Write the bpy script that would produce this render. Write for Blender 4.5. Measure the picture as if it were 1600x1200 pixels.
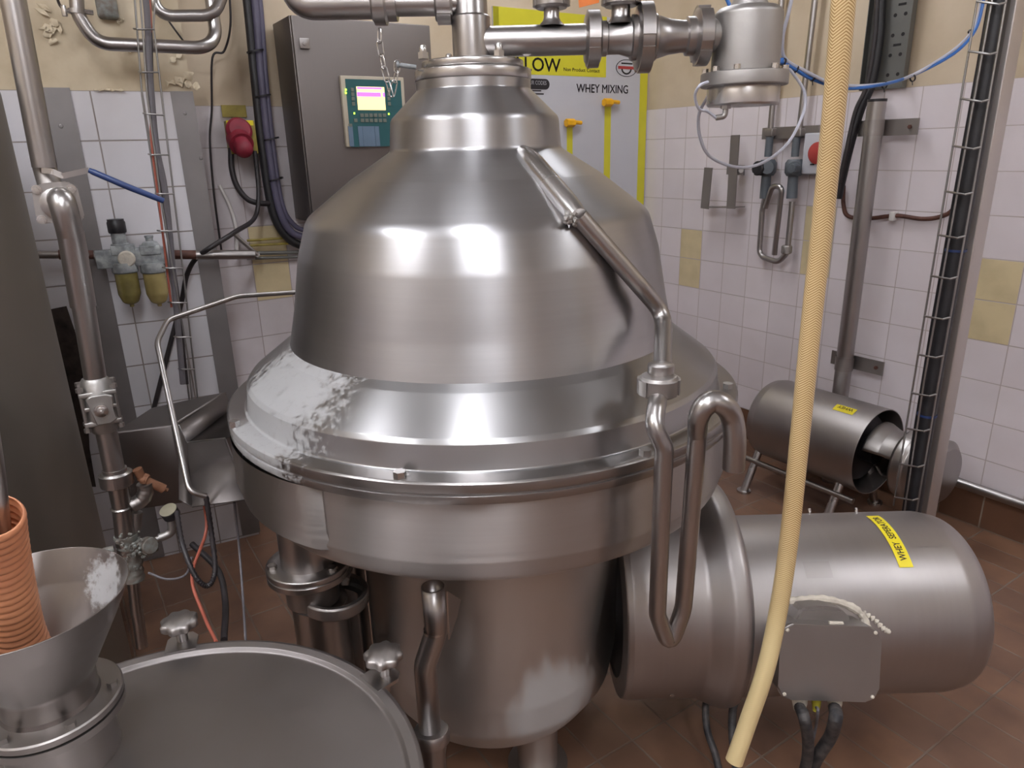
import bpy, bmesh, math, random
from mathutils import Vector as V, Matrix
random.seed(4)
PI=math.pi
for o in list(bpy.data.objects): bpy.data.objects.remove(o)
SC=bpy.context.scene; COL=SC.collection
# ---------------------------------------------------------------- camera
FPX=1108.77; PITCH=.317238; ROLL=-.0267746; H=1.47
Fw=V((0,math.cos(PITCH),-math.sin(PITCH))); R0=V((1,0,0)); U0=R0.cross(Fw)
Rr=R0*math.cos(ROLL)+U0*math.sin(ROLL); Up=U0*math.cos(ROLL)-R0*math.sin(ROLL)
cd=bpy.data.cameras.new('camera'); cam=bpy.data.objects.new('camera',cd); COL.objects.link(cam)
cd.sensor_fit='HORIZONTAL'; cd.sensor_width=36; cd.lens=FPX*36/1600; cd.clip_start=.05
m=Matrix((( Rr.x,Up.x,-Fw.x,0),(Rr.y,Up.y,-Fw.y,0),(Rr.z,Up.z,-Fw.z,H),(0,0,0,1))); cam.matrix_world=m
SC.camera=cam
# ---------------------------------------------------------------- world, exposure
w=bpy.data.worlds.new('world'); SC.world=w; w.use_nodes=True
w.node_tree.nodes['Background'].inputs[0].default_value=(.9,.93,1,1); w.node_tree.nodes['Background'].inputs[1].default_value=.25
vs=SC.view_settings; vs.view_transform='Standard'; vs.look='None'; vs.gamma=1; vs.use_curve_mapping=False; vs.exposure=0.85
# ---------------------------------------------------------------- measuring helpers (world metres)
def ray(px,py): return (Fw*FPX+Rr*(px-800)+Up*(600-py)).normalized()
O=V((0,0,H))
def Zp(px,py,z): r=ray(px,py); return O+r*((z-H)/r.z)
def Yp(px,py,y): r=ray(px,py); return O+r*(y/r.y)
def Dp(px,py,d): r=ray(px,py); return O+r*(d/math.hypot(r.x,r.y))
CN=V((.7779,4.1477,0)); YB=-.9973+1.5684; B=V((math.cos(YB),math.sin(YB),0)); Uv=V((.5426,-.84,0)); NB=Uv  # NB: into the room from the back wall
NR=-B                                                                 # into the room from the right wall
YP=-.9973+1.44493; PB=V((math.cos(YP),math.sin(YP),0)); NP=V((PB.y,-PB.x,0)); P0=V((-1.092,2.571,0))
def hit(px,py,p,n): r=ray(px,py); return O+r*((p-O).dot(n)/r.dot(n))
def WB(px,py,off=0): return hit(px,py,CN+NB*off,NB)
def WR(px,py,off=0): return hit(px,py,CN+NR*off,NR)
def WP(px,py,off=0): return hit(px,py,P0+NP*off,NP)
AX=V((-.0606,1.521,0))
def REV(px,py,r):      # first hit with an upright cylinder of radius r about the separator's axis
    d=ray(px,py); a=d.x**2+d.y**2; ox=-AX.x; oy=-AX.y; b=ox*d.x+oy*d.y; c=ox*ox+oy*oy-r*r
    q=b*b-a*c
    t=(-b-math.sqrt(q))/a if q>0 else -b/a
    return O+d*t
# ---------------------------------------------------------------- materials
def lin(c): return tuple(((x/255)/12.92 if x/255<=.04045 else ((x/255+.055)/1.055)**2.4) for x in c)+(1,)
def newmat(n):
    m=bpy.data.materials.new(n); m.use_nodes=True; t=m.node_tree; return m,t,t.nodes['Principled BSDF']
def N(t,k,**kw):
    n=t.nodes.new(k)
    for a,b in kw.items():
        if a.startswith('i_'):
            n.inputs[a[2:] if not a[2:].isdigit() else int(a[2:])].default_value=b
        else: setattr(n,a,b)
    return n
def mat(name,col,rough=.5,metal=0,var=.12,vscale=6,bump=0,bscale=60,spec=.5,col2=None,trans=0,emit=None,estr=0,coat=0):
    m,t,p=newmat(name); L=t.links.new
    tc=N(t,'ShaderNodeTexCoord'); nz=N(t,'ShaderNodeTexNoise'); nz.inputs['Scale'].default_value=vscale; nz.inputs['Detail'].default_value=5
    L(tc.outputs['Object'],nz.inputs['Vector'])
    c1=lin(col); c2=lin(col2) if col2 else tuple(x*(1-var*1.6) for x in c1[:3])+(1,)
    mx=N(t,'ShaderNodeMix',data_type='RGBA'); mx.inputs[6].default_value=c1; mx.inputs[7].default_value=c2
    cr=N(t,'ShaderNodeMapRange'); cr.inputs[1].default_value=.4; cr.inputs[2].default_value=.7
    L(nz.outputs[0],cr.inputs[0]); L(cr.outputs[0],mx.inputs[0]); L(mx.outputs[2],p.inputs['Base Color'])
    p.inputs['Roughness'].default_value=rough; p.inputs['Metallic'].default_value=metal
    p.inputs['Specular IOR Level'].default_value=spec; p.inputs['Transmission Weight'].default_value=trans; p.inputs['Coat Weight'].default_value=coat
    if bump:
        bn=N(t,'ShaderNodeTexNoise'); bn.inputs['Scale'].default_value=bscale; L(tc.outputs['Object'],bn.inputs['Vector'])
        bp=N(t,'ShaderNodeBump'); bp.inputs['Strength'].default_value=bump; bp.inputs['Distance'].default_value=.004
        L(bn.outputs[0],bp.inputs['Height']); L(bp.outputs[0],p.inputs['Normal'])
    if emit: p.inputs['Emission Color'].default_value=lin(emit); p.inputs['Emission Strength'].default_value=estr
    return m
def steel(name,col=(150,147,146),rough=.3,aniso=0,stretch=(1,1,60),deposit=None,rv=.1,bump=.05,bs=5,rot=0.0,bmap=None):
    m,t,p=newmat(name); L=t.links.new
    tc=N(t,'ShaderNodeTexCoord'); mp=N(t,'ShaderNodeMapping'); mp.inputs['Scale'].default_value=stretch; L(tc.outputs['Object'],mp.inputs['Vector'])
    nz=N(t,'ShaderNodeTexNoise'); nz.inputs['Scale'].default_value=4; nz.inputs['Detail'].default_value=4; L(mp.outputs[0],nz.inputs['Vector'])
    n2=N(t,'ShaderNodeTexNoise'); n2.inputs['Scale'].default_value=bs; n2.inputs['Detail'].default_value=6; L(tc.outputs['Object'],n2.inputs['Vector'])
    rr=N(t,'ShaderNodeMapRange'); rr.inputs[1].default_value=.3; rr.inputs[2].default_value=.7; rr.inputs[3].default_value=rough-rv*.5; rr.inputs[4].default_value=rough+rv*.5
    ad=N(t,'ShaderNodeMath',operation='ADD'); ad.inputs[1].default_value=0
    av=N(t,'ShaderNodeMix'); av.inputs[0].default_value=.55; L(nz.outputs[0],av.inputs[2]); L(n2.outputs[0],av.inputs[3])
    L(av.outputs[0],rr.inputs[0]); L(rr.outputs[0],p.inputs['Roughness'])
    c=lin(col); mx=N(t,'ShaderNodeMix',data_type='RGBA'); mx.inputs[6].default_value=tuple(x*.84 for x in c[:3])+(1,); mx.inputs[7].default_value=tuple(min(1,x*1.1) for x in c[:3])+(1,)
    L(av.outputs[0],mx.inputs[0]); out=mx.outputs[2]
    p.inputs['Metallic'].default_value=1
    if aniso: 
        p.inputs['Anisotropic'].default_value=aniso; p.inputs['Anisotropic Rotation'].default_value=rot
        tg=N(t,'ShaderNodeTangent',direction_type='RADIAL',axis='Z'); L(tg.outputs[0],p.inputs['Tangent'])
    if bump:
        bn=N(t,'ShaderNodeTexNoise'); bn.inputs['Scale'].default_value=bs*3; bn.inputs['Detail'].default_value=1; L(tc.outputs['Object'],bn.inputs['Vector'])
        if bmap:
            mb=N(t,'ShaderNodeMapping'); mb.inputs['Scale'].default_value=bmap; L(tc.outputs['Object'],mb.inputs['Vector']); L(mb.outputs[0],bn.inputs['Vector']); bn.inputs['Scale'].default_value=4
        bp=N(t,'ShaderNodeBump'); bp.inputs['Strength'].default_value=bump; bp.inputs['Distance'].default_value=.05 if bmap else .01
        L(bn.outputs[0],bp.inputs['Height']); L(bp.outputs[0],p.inputs['Normal'])
    if deposit:   # chalky limescale streaks where the spray lands: centre (object coords) and radius
        (cx,cy,cz),rad=deposit[:2]
        sb=N(t,'ShaderNodeVectorMath',operation='DISTANCE'); sb.inputs[1].default_value=(cx,cy,cz); L(tc.outputs['Object'],sb.inputs[0])
        mr=N(t,'ShaderNodeMapRange'); mr.inputs[1].default_value=rad; mr.inputs[2].default_value=rad*.35; L(sb.outputs['Value'],mr.inputs[0])
        dn=N(t,'ShaderNodeTexNoise'); dn.inputs['Scale'].default_value=75; dn.inputs['Detail'].default_value=8; dn.inputs['Roughness'].default_value=.7
        L(mp.outputs[0] if len(deposit)>2 else tc.outputs['Object'],dn.inputs['Vector'])
        if len(deposit)>2: dn.inputs['Scale'].default_value=9
        m2=N(t,'ShaderNodeMath',operation='MULTIPLY_ADD'); L(dn.outputs[0],m2.inputs[0]); m2.inputs[1].default_value=2.2; L(mr.outputs[0],m2.inputs[2])
        m3=N(t,'ShaderNodeMapRange'); m3.inputs[1].default_value=1.62; m3.inputs[2].default_value=2.0; m3.inputs[4].default_value=.68; L(m2.outputs[0],m3.inputs[0])
        mm=N(t,'ShaderNodeMix',data_type='RGBA'); L(m3.outputs[0],mm.inputs[0]); L(out,mm.inputs[6]); mm.inputs[7].default_value=lin((176,177,178)); out=mm.outputs[2]
        iv=N(t,'ShaderNodeMath',operation='SUBTRACT'); iv.inputs[0].default_value=1; L(m3.outputs[0],iv.inputs[1]); L(iv.outputs[0],p.inputs['Metallic'])
        mxr=N(t,'ShaderNodeMix'); L(m3.outputs[0],mxr.inputs[0]); L(rr.outputs[0],mxr.inputs[2]); mxr.inputs[3].default_value=.8; L(mxr.outputs[0],p.inputs['Roughness'])
    L(out,p.inputs['Base Color'])
    return m
def tilemat(name,c1,c2,mortar,bw,bh,ox,oy,msize,plane,rough=.25,bump=.5,nvar=.5,grime=None):
    """procedural tiles on object coordinates; plane 'xy' or 'xz'"""
    m,t,p=newmat(name); L=t.links.new
    tc=N(t,'ShaderNodeTexCoord'); sx=N(t,'ShaderNodeSeparateXYZ'); L(tc.outputs['Object'],sx.inputs[0])
    cx=N(t,'ShaderNodeCombineXYZ'); a=N(t,'ShaderNodeMath',operation='ADD'); a.inputs[1].default_value=-ox+100*bw; b=N(t,'ShaderNodeMath',operation='ADD'); b.inputs[1].default_value=-oy+100*bh
    L(sx.outputs[0],a.inputs[0]); L(sx.outputs[1 if plane=='xy' else 2],b.inputs[0]); L(a.outputs[0],cx.inputs[0]); L(b.outputs[0],cx.inputs[1])
    br=N(t,'ShaderNodeTexBrick',offset=0,squash=1); br.inputs['Scale'].default_value=1; br.inputs['Brick Width'].default_value=bw; br.inputs['Row Height'].default_value=bh
    br.inputs['Mortar Size'].default_value=msize; br.inputs['Mortar Smooth'].default_value=.3; br.inputs['Bias'].default_value=0
    br.inputs['Color1'].default_value=lin(c1); br.inputs['Color2'].default_value=lin(c2); br.inputs['Mortar'].default_value=lin(mortar)
    L(cx.outputs[0],br.inputs['Vector'])
    nz=N(t,'ShaderNodeTexNoise'); nz.inputs['Scale'].default_value=7; nz.inputs['Detail'].default_value=8; L(tc.outputs['Object'],nz.inputs['Vector'])
    mr=N(t,'ShaderNodeMapRange'); mr.inputs[1].default_value=.35; mr.inputs[2].default_value=.7; mr.inputs[3].default_value=0; mr.inputs[4].default_value=nvar; L(nz.outputs[0],mr.inputs[0])
    mx=N(t,'ShaderNodeMix',data_type='RGBA'); L(mr.outputs[0],mx.inputs[0]); L(br.outputs[0],mx.inputs[6]); mx.inputs[7].default_value=lin(grime or mortar)
    L(mx.outputs[2],p.inputs['Base Color'])
    rg=N(t,'ShaderNodeMapRange'); rg.inputs[3].default_value=rough; rg.inputs[4].default_value=.8; L(br.outputs['Fac'],rg.inputs[0]); L(rg.outputs[0],p.inputs['Roughness'])
    bp=N(t,'ShaderNodeBump'); bp.inputs['Strength'].default_value=bump; bp.inputs['Distance'].default_value=.003; bp.invert=True
    hs=N(t,'ShaderNodeMath',operation='ADD'); hn=N(t,'ShaderNodeMath',operation='MULTIPLY'); hn.inputs[1].default_value=.25; L(nz.outputs[0],hn.inputs[0]); L(br.outputs['Fac'],hs.inputs[0]); L(hn.outputs[0],hs.inputs[1])
    L(hs.outputs[0],bp.inputs['Height']); L(bp.outputs[0],p.inputs['Normal'])
    return m
M={}
M['hood']=steel('brushed_hood_steel',(172,171,172),.35,aniso=.62,rot=.25,stretch=(1,1,30),bump=.10,rv=.06,bmap=(1.6,1.6,.35))
M['skirt']=steel('scaled_hood_steel',(166,165,165),.34,aniso=.6,rot=.25,stretch=(1,1,1),deposit=((-.36,-.29,0),.27),bump=.03)
M['flange']=steel('rim_steel',(150,146,144),.32,aniso=.5,rot=.25,stretch=(1,1,1),deposit=((-.41,-.36,.0),.22),bump=.02)
M['drum']=steel('drum_steel',(176,171,168),.40,aniso=.9,rot=.25,stretch=(1,1,30),bump=.06,bmap=(2,2,.4))
M['bowl']=steel('stained_bowl_steel',(190,184,179),.46,aniso=.5,rot=.25,stretch=(1,1,.25),deposit=((.13,-.27,-.15),.2,1),bump=.05)
M['steel']=steel('stainless_steel',(166,162,160),.33,stretch=(1,1,1),bump=.0,rv=.06)
M['bright']=steel('bright_stainless',(190,187,185),.27,stretch=(1,1,1),bump=.0)
M['dull']=steel('dull_stainless',(158,153,150),.44,stretch=(1,1,1),bump=.03,bs=8)
M['cast']=steel('cast_stainless',(168,165,162),.5,stretch=(1,1,1),bump=.04,bs=30)
M['motor']=steel('motor_steel',(168,163,161),.43,stretch=(20,1,1),bump=.03)
M['lid']=steel('blasted_lid_steel',(144,138,136),.45,stretch=(1,1,1),bump=.05,bs=10)
M['funnel']=steel('funnel_steel',(135,129,126),.34,stretch=(1,1,1),deposit=((.05,.08,.04),.06),bump=.05,bs=10)
M['dark']=steel('tank_dark_steel',(140,134,126),.55,stretch=(1,1,1),bump=.03)
M['chute']=steel('chute_steel',(128,122,120),.5,stretch=(1,1,1),bump=.05)
M['colm']=steel('column_steel',(196,190,186),.5,stretch=(1,1,1),bump=.03)
M['galv']=steel('galvanised_wire',(150,148,146),.38,stretch=(1,1,1),bump=.05)
M['box']=steel('enclosure_steel',(128,122,119),.5,stretch=(60,60,1),bump=.02,bs=3)
M['guard']=mat('grey_corner_guard',(128,123,122),.45,.35,.15,4,.05)
M['cream']=mat('cream_paint',(200,184,160),.55,0,.12,3,.35,14,col2=(178,160,134))
M['cream_old']=mat('peeling_cream_paint',(206,192,166),.6,0,.12,3.5,1.0,16,col2=(158,140,112))
M['grey_paint']=mat('grey_brown_cream_paint',(158,145,130),.6,0,.2,6,.3)  # darker grey-brown cream tone for the pier's return sides
M['ceil']=mat('ceiling_paint',(190,188,184),.8,0,.05)
M['yellow_tile']=mat('yellow_glazed_tile',(208,192,154),.25,0,.1,9,.1)
M['black']=mat('black_rubber',(34,33,36),.45,0,.3,20,.1)
M['blackcable']=mat('black_cable',(45,40,42),.5,0,.3,20)
M['dirtycable']=mat('dirty_black_cable',(38,38,42),.6,0,.3,40,.3,60,col2=(84,80,78))
M['purple']=mat('purple_grey_conduit',(88,84,104),.45,0,.2,8)
M['bluegrip']=mat('blue_grip',(34,54,100),.4,0,.2,10)
M['blue']=mat('blue_air_tube',(52,108,184),.35,0,.1,10)
M['white']=mat('milky_air_tube',(188,190,202),.4,0,.08,10)
M['whitecable']=mat('white_cable',(200,196,192),.45,0,.08,10)
M['orange']=mat('orange_cable',(170,92,74),.45,0,.15,10)
M['greycable']=mat('grey_cable',(108,104,108),.5,0,.15,10)
M['ribbed']=mat('orange_ribbed_hose',(204,142,104),.5,0,.1,8,.1,60,col2=(186,118,84))
M['pvc']=mat('grey_pvc',(92,98,104),.45,0,.15,10)
M['red']=mat('red_plug',(140,34,54),.6,0,.25,15)
M['redknob']=mat('red_switch',(170,62,58),.4,0,.1,10)
M['yellow']=mat('yellow_tape',(232,214,40),.45,0,.05,10)
M['yplate']=mat('grimy_yellow_plate',(158,142,66),.5,0,.25,20)
M['byellow']=mat('board_yellow',(205,198,48),.45,0,.04,10)
M['board']=mat('board_white',(186,186,192),.4,0,.04,2)
M['peg']=mat('orange_yellow_peg',(240,178,20),.45,0,.1,20)
M['ink']=mat('printing_ink',(38,34,38),.6)
M['redink']=mat('red_printing_ink',(170,60,60),.6)
M['greyink']=mat('grey_printing',(120,120,124),.6)
M['green']=mat('panel_green',(34,84,88),.4,0,.06,10)
M['keys']=mat('panel_key_grey',(108,114,104),.5)
M['keyb']=mat('panel_key_blue',(96,116,136),.5)
M['frame']=mat('panel_frame_cream',(176,166,148),.5)
M['screen']=mat('screen_glow',(255,225,150),.4,0,.02,emit=(255,214,140),estr=.85)
M['screen2']=mat('screen_bar_glow',(190,120,230),.4,0,.02,emit=(186,110,235),estr=.6)
M['led']=mat('green_led_glow',(170,255,60),.4,emit=(170,255,60),estr=3)
M['rust']=mat('rusty_copper',(124,84,60),.65,.2,.3,30,.6,50,col2=(110,72,52))
M['copper']=mat('brown_fitting',(96,62,52),.6,.2,.3,30,.2)
M['zinc']=mat('chalky_zinc',(128,132,134),.6,.3,.3,40,.6,60,col2=(176,180,180))
M['verdigris']=mat('limescaled_brass',(118,110,102),.65,.35,.3,60,.35,90,col2=(138,144,140))
M['bowl_y']=mat('yellowed_plastic_bowl',(150,138,82),.25,0,.25,18,trans=.25)
M['bowl_y2']=mat('pale_yellow_plastic_bowl',(186,168,112),.25,0,.15,18,trans=.25)
M['blackcap']=mat('black_plastic',(36,34,38),.4,0,.2,20)
M['capface']=mat('khaki_gauge_face',(150,144,124),.5,0,.1,20)
M['paste']=mat('white_sealant',(206,198,184),.75,0,.15,30,.8,60)
M['ygland']=mat('yellow_gland',(190,180,60),.45)
M['brick']=mat('broken_dark_masonry',(58,48,44),.9,0,.5,25,1,30)
M['orangetag']=mat('orange_tag',(236,128,52),.5)
M['traygrey']=mat('grey_galvanised_tray',(112,112,108),.5,.4,.1,10)
M['hole']=mat('dark_hole',(40,38,38),.9)
M['tile_r']=tilemat('white_wall_tiles_right',(218,210,213),(210,202,205),(176,164,160),.150,.1538,.145,1.664,.0022,'xz',grime=(198,188,188),nvar=.3)
M['tile_b']=tilemat('white_wall_tiles_back',(208,202,204),(200,193,196),(160,150,146),.150,.1538,-2.19,1.664,.0022,'xz',grime=(164,154,154),nvar=.35)
M['tile_p']=tilemat('white_wall_tiles_pillar',(206,204,208),(198,196,200),(134,124,118),.150,.1525,0,1.688,.0026,'xz',grime=(182,178,180),nvar=.25,rough=.15)
M['floor']=tilemat('red_quarry_floor',(132,98,76),(112,84,68),(122,108,96),.116,.225,-.70,-2.44,.0032,'xy',rough=.38,bump=.6,nvar=.75,grime=(96,70,56))
M['skirting']=tilemat('quarry_skirting',(112,80,60),(98,68,52),(140,126,110),.16,.5,.05,.0,.0035,'xz',rough=.4,grime=(80,58,46))
HPH=.0
def hosemat():
    m,t,p=newmat('braided_amber_hose'); L=t.links.new
    uv=N(t,'ShaderNodeUVMap'); uv.uv_map='tube'; sx=N(t,'ShaderNodeSeparateXYZ'); L(uv.outputs[0],sx.inputs[0])
    def mth(op,a,b=None):
        n=N(t,'ShaderNodeMath',operation=op)
        for i,x in enumerate((a,b)):
            if x is None: continue
            if isinstance(x,(int,float)): n.inputs[i].default_value=x
            else: L(x,n.inputs[i])
        return n.outputs[0]
    u=mth('MULTIPLY',mth('ADD',sx.outputs[0],HPH),3.0); fr=mth('FRACT',u); tri=mth('ABSOLUTE',mth('SUBTRACT',fr,.5))
    v=mth('ADD',mth('MULTIPLY',sx.outputs[1],255.0),mth('MULTIPLY',tri,-5.6))
    s=mth('FRACT',v); 
    rng=N(t,'ShaderNodeMapRange',interpolation_type='SMOOTHSTEP'); rng.inputs[1].default_value=.40; rng.inputs[2].default_value=.62; L(mth('ABSOLUTE',mth('SUBTRACT',s,.5)),rng.inputs[0])
    rng.inputs[1].default_value=.16; rng.inputs[2].default_value=.30
    mx=N(t,'ShaderNodeMix',data_type='RGBA'); mx.inputs[6].default_value=lin((150,118,70)); mx.inputs[7].default_value=lin((208,184,140))
    fd=N(t,'ShaderNodeMapRange'); fd.inputs[1].default_value=1.0; fd.inputs[2].default_value=.86; L(sx.outputs[1],fd.inputs[0])
    L(mth('MULTIPLY',rng.outputs[0],mth('ADD',mth('MULTIPLY',fd.outputs[0],.75),.25)),mx.inputs[0])
    fe=N(t,'ShaderNodeMapRange'); fe.inputs[1].default_value=.80; fe.inputs[2].default_value=1.02; L(sx.outputs[1],fe.inputs[0])
    mz=N(t,'ShaderNodeMix',data_type='RGBA'); L(mth('MULTIPLY',fe.outputs[0],.8),mz.inputs[0]); L(mx.outputs[2],mz.inputs[6]); mz.inputs[7].default_value=lin((206,188,142))
    L(mz.outputs[2],p.inputs['Base Color']); p.inputs['Roughness'].default_value=.38
    return m
M['hose']=hosemat()
M['hose_end']=mat('amber_hose_end',(190,165,104),.4,0,.1,10)
# ---------------------------------------------------------------- mesh helpers
def frame(axis):
    a=V(axis).normalized(); h=V((0,0,1)) if abs(a.z)<.9 else V((1,0,0))
    x=h.cross(a).normalized(); y=a.cross(x); return x,y,a
def BM(): return bmesh.new()
def lathe(bm,prof,o=(0,0,0),axis=(0,0,1),seg=48,close=True,a0=0,a1=2*PI):
    """prof: list of (r,h) along axis"""
    x,y,a=frame(axis); o=V(o); full=abs(a1-a0-2*PI)<1e-6; n=seg if full else seg+1; rings=[]
    for r,h in prof:
        if r<1e-5: rings.append([bm.verts.new(o+a*h)]); continue
        rings.append([bm.verts.new(o+a*h+(x*math.cos(a0+(a1-a0)*k/seg)+y*math.sin(a0+(a1-a0)*k/seg))*r) for k in range(n)])
    for A,Bq in zip(rings,rings[1:]):
        for k in range(seg if not full else n):
            k2=(k+1)%n
            if len(A)==1 and len(Bq)==1: continue
            if len(A)==1: bm.faces.new((A[0],Bq[k2],Bq[k]))
            elif len(Bq)==1: bm.faces.new((A[k],A[k2],Bq[0]))
            else: bm.faces.new((A[k],A[k2],Bq[k2],Bq[k]))
    if close and full:
        if len(rings[0])>1: bm.faces.new(rings[0][::-1])
        if len(rings[-1])>1: bm.faces.new(rings[-1])
    return bm
def rod(bm,a,b,r,seg=16,r2=None):
    a=V(a); b=V(b); return lathe(bm,[(r,0),(r if r2 is None else r2,(b-a).length)],a,b-a,seg)
def box(bm,c,sx,sy,sz,X=V((1,0,0)),Y=V((0,1,0)),Z=V((0,0,1)),bev=0):
    c=V(c); v=[bm.verts.new(c+X*(i*sx/2)+Y*(j*sy/2)+Z*(k*sz/2)) for i in(-1,1) for j in(-1,1) for k in(-1,1)]
    fs=[bm.faces.new([v[i] for i in f]) for f in((0,1,3,2),(4,6,7,5),(0,4,5,1),(2,3,7,6),(0,2,6,4),(1,5,7,3))]
    if bev: 
        es=list({e for f in fs for e in f.edges}); bmesh.ops.bevel(bm,geom=es,offset=bev,segments=3,affect='EDGES',profile=.5)
    return bm
def prism(bm,pts,d):
    """polygon pts extruded by vector d"""
    d=V(d); a=[bm.verts.new(V(p)) for p in pts]; b=[bm.verts.new(V(p)+d) for p in pts]; n=len(a)
    bm.faces.new(a[::-1]); bm.faces.new(b)
    for i in range(n): bm.faces.new((a[i],a[(i+1)%n],b[(i+1)%n],b[i]))
    return bm
def hexb(bm,c,axis,r,h,seg=6,rot=0):
    x,y,a=frame(axis); c=V(c)
    prism(bm,[c+(x*math.cos(rot+2*PI*k/seg)+y*math.sin(rot+2*PI*k/seg))*r for k in range(seg)],a*h); return bm
def fillet(pts,r,n=7):
    pts=[V(p) for p in pts]; out=[pts[0]]
    for i in range(1,len(pts)-1):
        rr=r.get(i,.003) if isinstance(r,dict) else r
        p=pts[i]; a=(pts[i-1]-p); b=(pts[i+1]-p); la,lb=a.length,b.length; a.normalize(); b.normalize()
        ang=a.angle(b)
        if ang>PI-.02: out.append(p); continue
        t=min(rr/math.tan(ang/2),la*.49,lb*.49); 
        s=p+a*t; e=p+b*t
        for k in range(n+1):
            u=k/n; q=s*(1-u)**2+p*2*u*(1-u)+e*u*u; out.append(q)
    out.append(pts[-1]); return out
def spline(pts,n=8):
    pts=[V(p) for p in pts]; P=[pts[0]*2-pts[1]]+pts+[pts[-1]*2-pts[-2]]; out=[]
    for i in range(1,len(P)-2):
        a,b,c,d=P[i-1:i+3]
        for k in range(n):
            u=k/n; out.append(.5*((2*b)+(-a+c)*u+(2*a-5*b+4*c-d)*u*u+(-a+3*b-3*c+d)*u**3))
    out.append(pts[-1]); return out
def tube(bm,pts,r,seg=16,cap=True,rf=None,inner=None):
    pts=[V(p) for p in pts]; q=[pts[0]]
    for p in pts[1:]:
        if (p-q[-1]).length>1e-5: q.append(p)
    pts=q; uvl=bm.loops.layers.uv.get('tube') or bm.loops.layers.uv.new('tube')
    n=len(pts); T=[(pts[min(i+1,n-1)]-pts[max(i-1,0)]).normalized() for i in range(n)]
    x,y,_=frame(T[0]); rings=[]; L=0; Ls=[]
    for i in range(n):
        if i: 
            L+=(pts[i]-pts[i-1]).length
            qd=T[i-1].rotation_difference(T[i]); x=qd@x; x=(x-T[i]*x.dot(T[i])).normalized(); y=T[i].cross(x)
        rr=rf(i,L) if rf else r
        rings.append([bm.verts.new(pts[i]+(x*math.cos(2*PI*k/seg)+y*math.sin(2*PI*k/seg))*rr) for k in range(seg)]); Ls.append(L)
    for i in range(n-1):
        for k in range(seg):
            k2=(k+1)%seg; f=bm.faces.new((rings[i][k],rings[i][k2],rings[i+1][k2],rings[i+1][k]))
            for lp,(uu,vv) in zip(f.loops,((k,i),(k+1,i),(k+1,i+1),(k,i+1))): lp[uvl].uv=(uu/seg,Ls[vv])
    if cap: bm.faces.new(rings[0][::-1]); bm.faces.new(rings[-1])
    return bm
def nut(bm,c,axis,r,h,slots=4,rot=.3,depth=.86,w=.34):
    """slotted dairy union nut centred at c"""
    x,y,a=frame(axis); c=V(c); pts=[]
    for k in range(slots):
        b=rot+2*PI*k/slots; st=2*PI/slots
        for j in range(7):
            t=b+w/2+(st-w)*j/6; pts.append((r,t))
        pts.append((r*depth,b+st-w/2)); pts.append((r*depth,b+st+w/2))
    prism(bm,[c-a*h/2+(x*math.cos(t)+y*math.sin(t))*rr for rr,t in pts],a*h)
    lathe(bm,[(r*.80,-h/2-.004),(r*.93,-h/2+.0005),(r*.93,h/2-.0005),(r*.80,h/2+.004)],c,a,32)
    return bm
def obj(name,bm,m,parent=None,sharp=35,solid=0,extra=()):
    bmesh.ops.recalc_face_normals(bm,faces=bm.faces)
    me=bpy.data.meshes.new(name); bm.to_mesh(me); bm.free()
    xs=[v.co for v in me.vertices]
    c=V([(min(p[i] for p in xs)+max(p[i] for p in xs))/2 for i in range(3)])
    if parent is None: c.z=min(p.z for p in xs)
    me.transform(Matrix.Translation(-c))
    me.materials.append(M[m] if isinstance(m,str) else m)
    for e in extra: me.materials.append(M[e])
    me.shade_smooth(); me.set_sharp_from_angle(angle=math.radians(sharp))
    o=bpy.data.objects.new(name,me); COL.objects.link(o); o.location=c
    if parent is not None:
        q=parent; off=V((0,0,0))
        while q is not None: off+=q.location; q=q.parent
        o.parent=parent; o.location=c-off
    if solid: md=o.modifiers.new('solid','SOLIDIFY'); md.thickness=solid; md.offset=0
    return o
def tag(o,label,cat,group=None,kind=None):
    o['label']=label; o['category']=cat
    if group: o['group']=group
    if kind: o['kind']=kind
    return o
def thing(name,label,cat,loc,group=None):
    o=bpy.data.objects.new(name,None); o.empty_display_size=.05; COL.objects.link(o); o.location=V(loc); return tag(o,label,cat,group)
def textmesh(s,size,mapf,bm,ext=0):
    cu=bpy.data.curves.new('t','FONT'); cu.body=s; cu.size=size; cu.align_x='LEFT'; cu.resolution_u=3
    o=bpy.data.objects.new('t',cu); COL.objects.link(o); dg=bpy.context.evaluated_depsgraph_get(); dg.update()
    me=bpy.data.meshes.new_from_object(o.evaluated_get(dg)); tb=bmesh.new(); tb.from_mesh(me)
    bmesh.ops.triangulate(tb,faces=tb.faces)
    for sx_,sy_ in ((-.014,0),(.014,0),(0,-.012),(0,.012)):
        mp={v:bm.verts.new(mapf(v.co.x+sx_*size,v.co.y+sy_*size)) for v in tb.verts}
        for f in tb.faces: bm.faces.new([mp[v] for v in f.verts])
    tb.free(); bpy.data.objects.remove(o); bpy.data.curves.remove(cu); bpy.data.meshes.remove(me)
def wid(s,size):
    cu=bpy.data.curves.new('t','FONT'); cu.body=s; cu.size=size; o=bpy.data.objects.new('t',cu); COL.objects.link(o); dg=bpy.context.evaluated_depsgraph_get(); dg.update()
    me=bpy.data.meshes.new_from_object(o.evaluated_get(dg)); xs=[v.co.x for v in me.vertices]; r=(min(xs),max(xs),max(v.co.y for v in me.vertices)); bpy.data.objects.remove(o); bpy.data.curves.remove(cu); bpy.data.meshes.remove(me); return r
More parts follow.
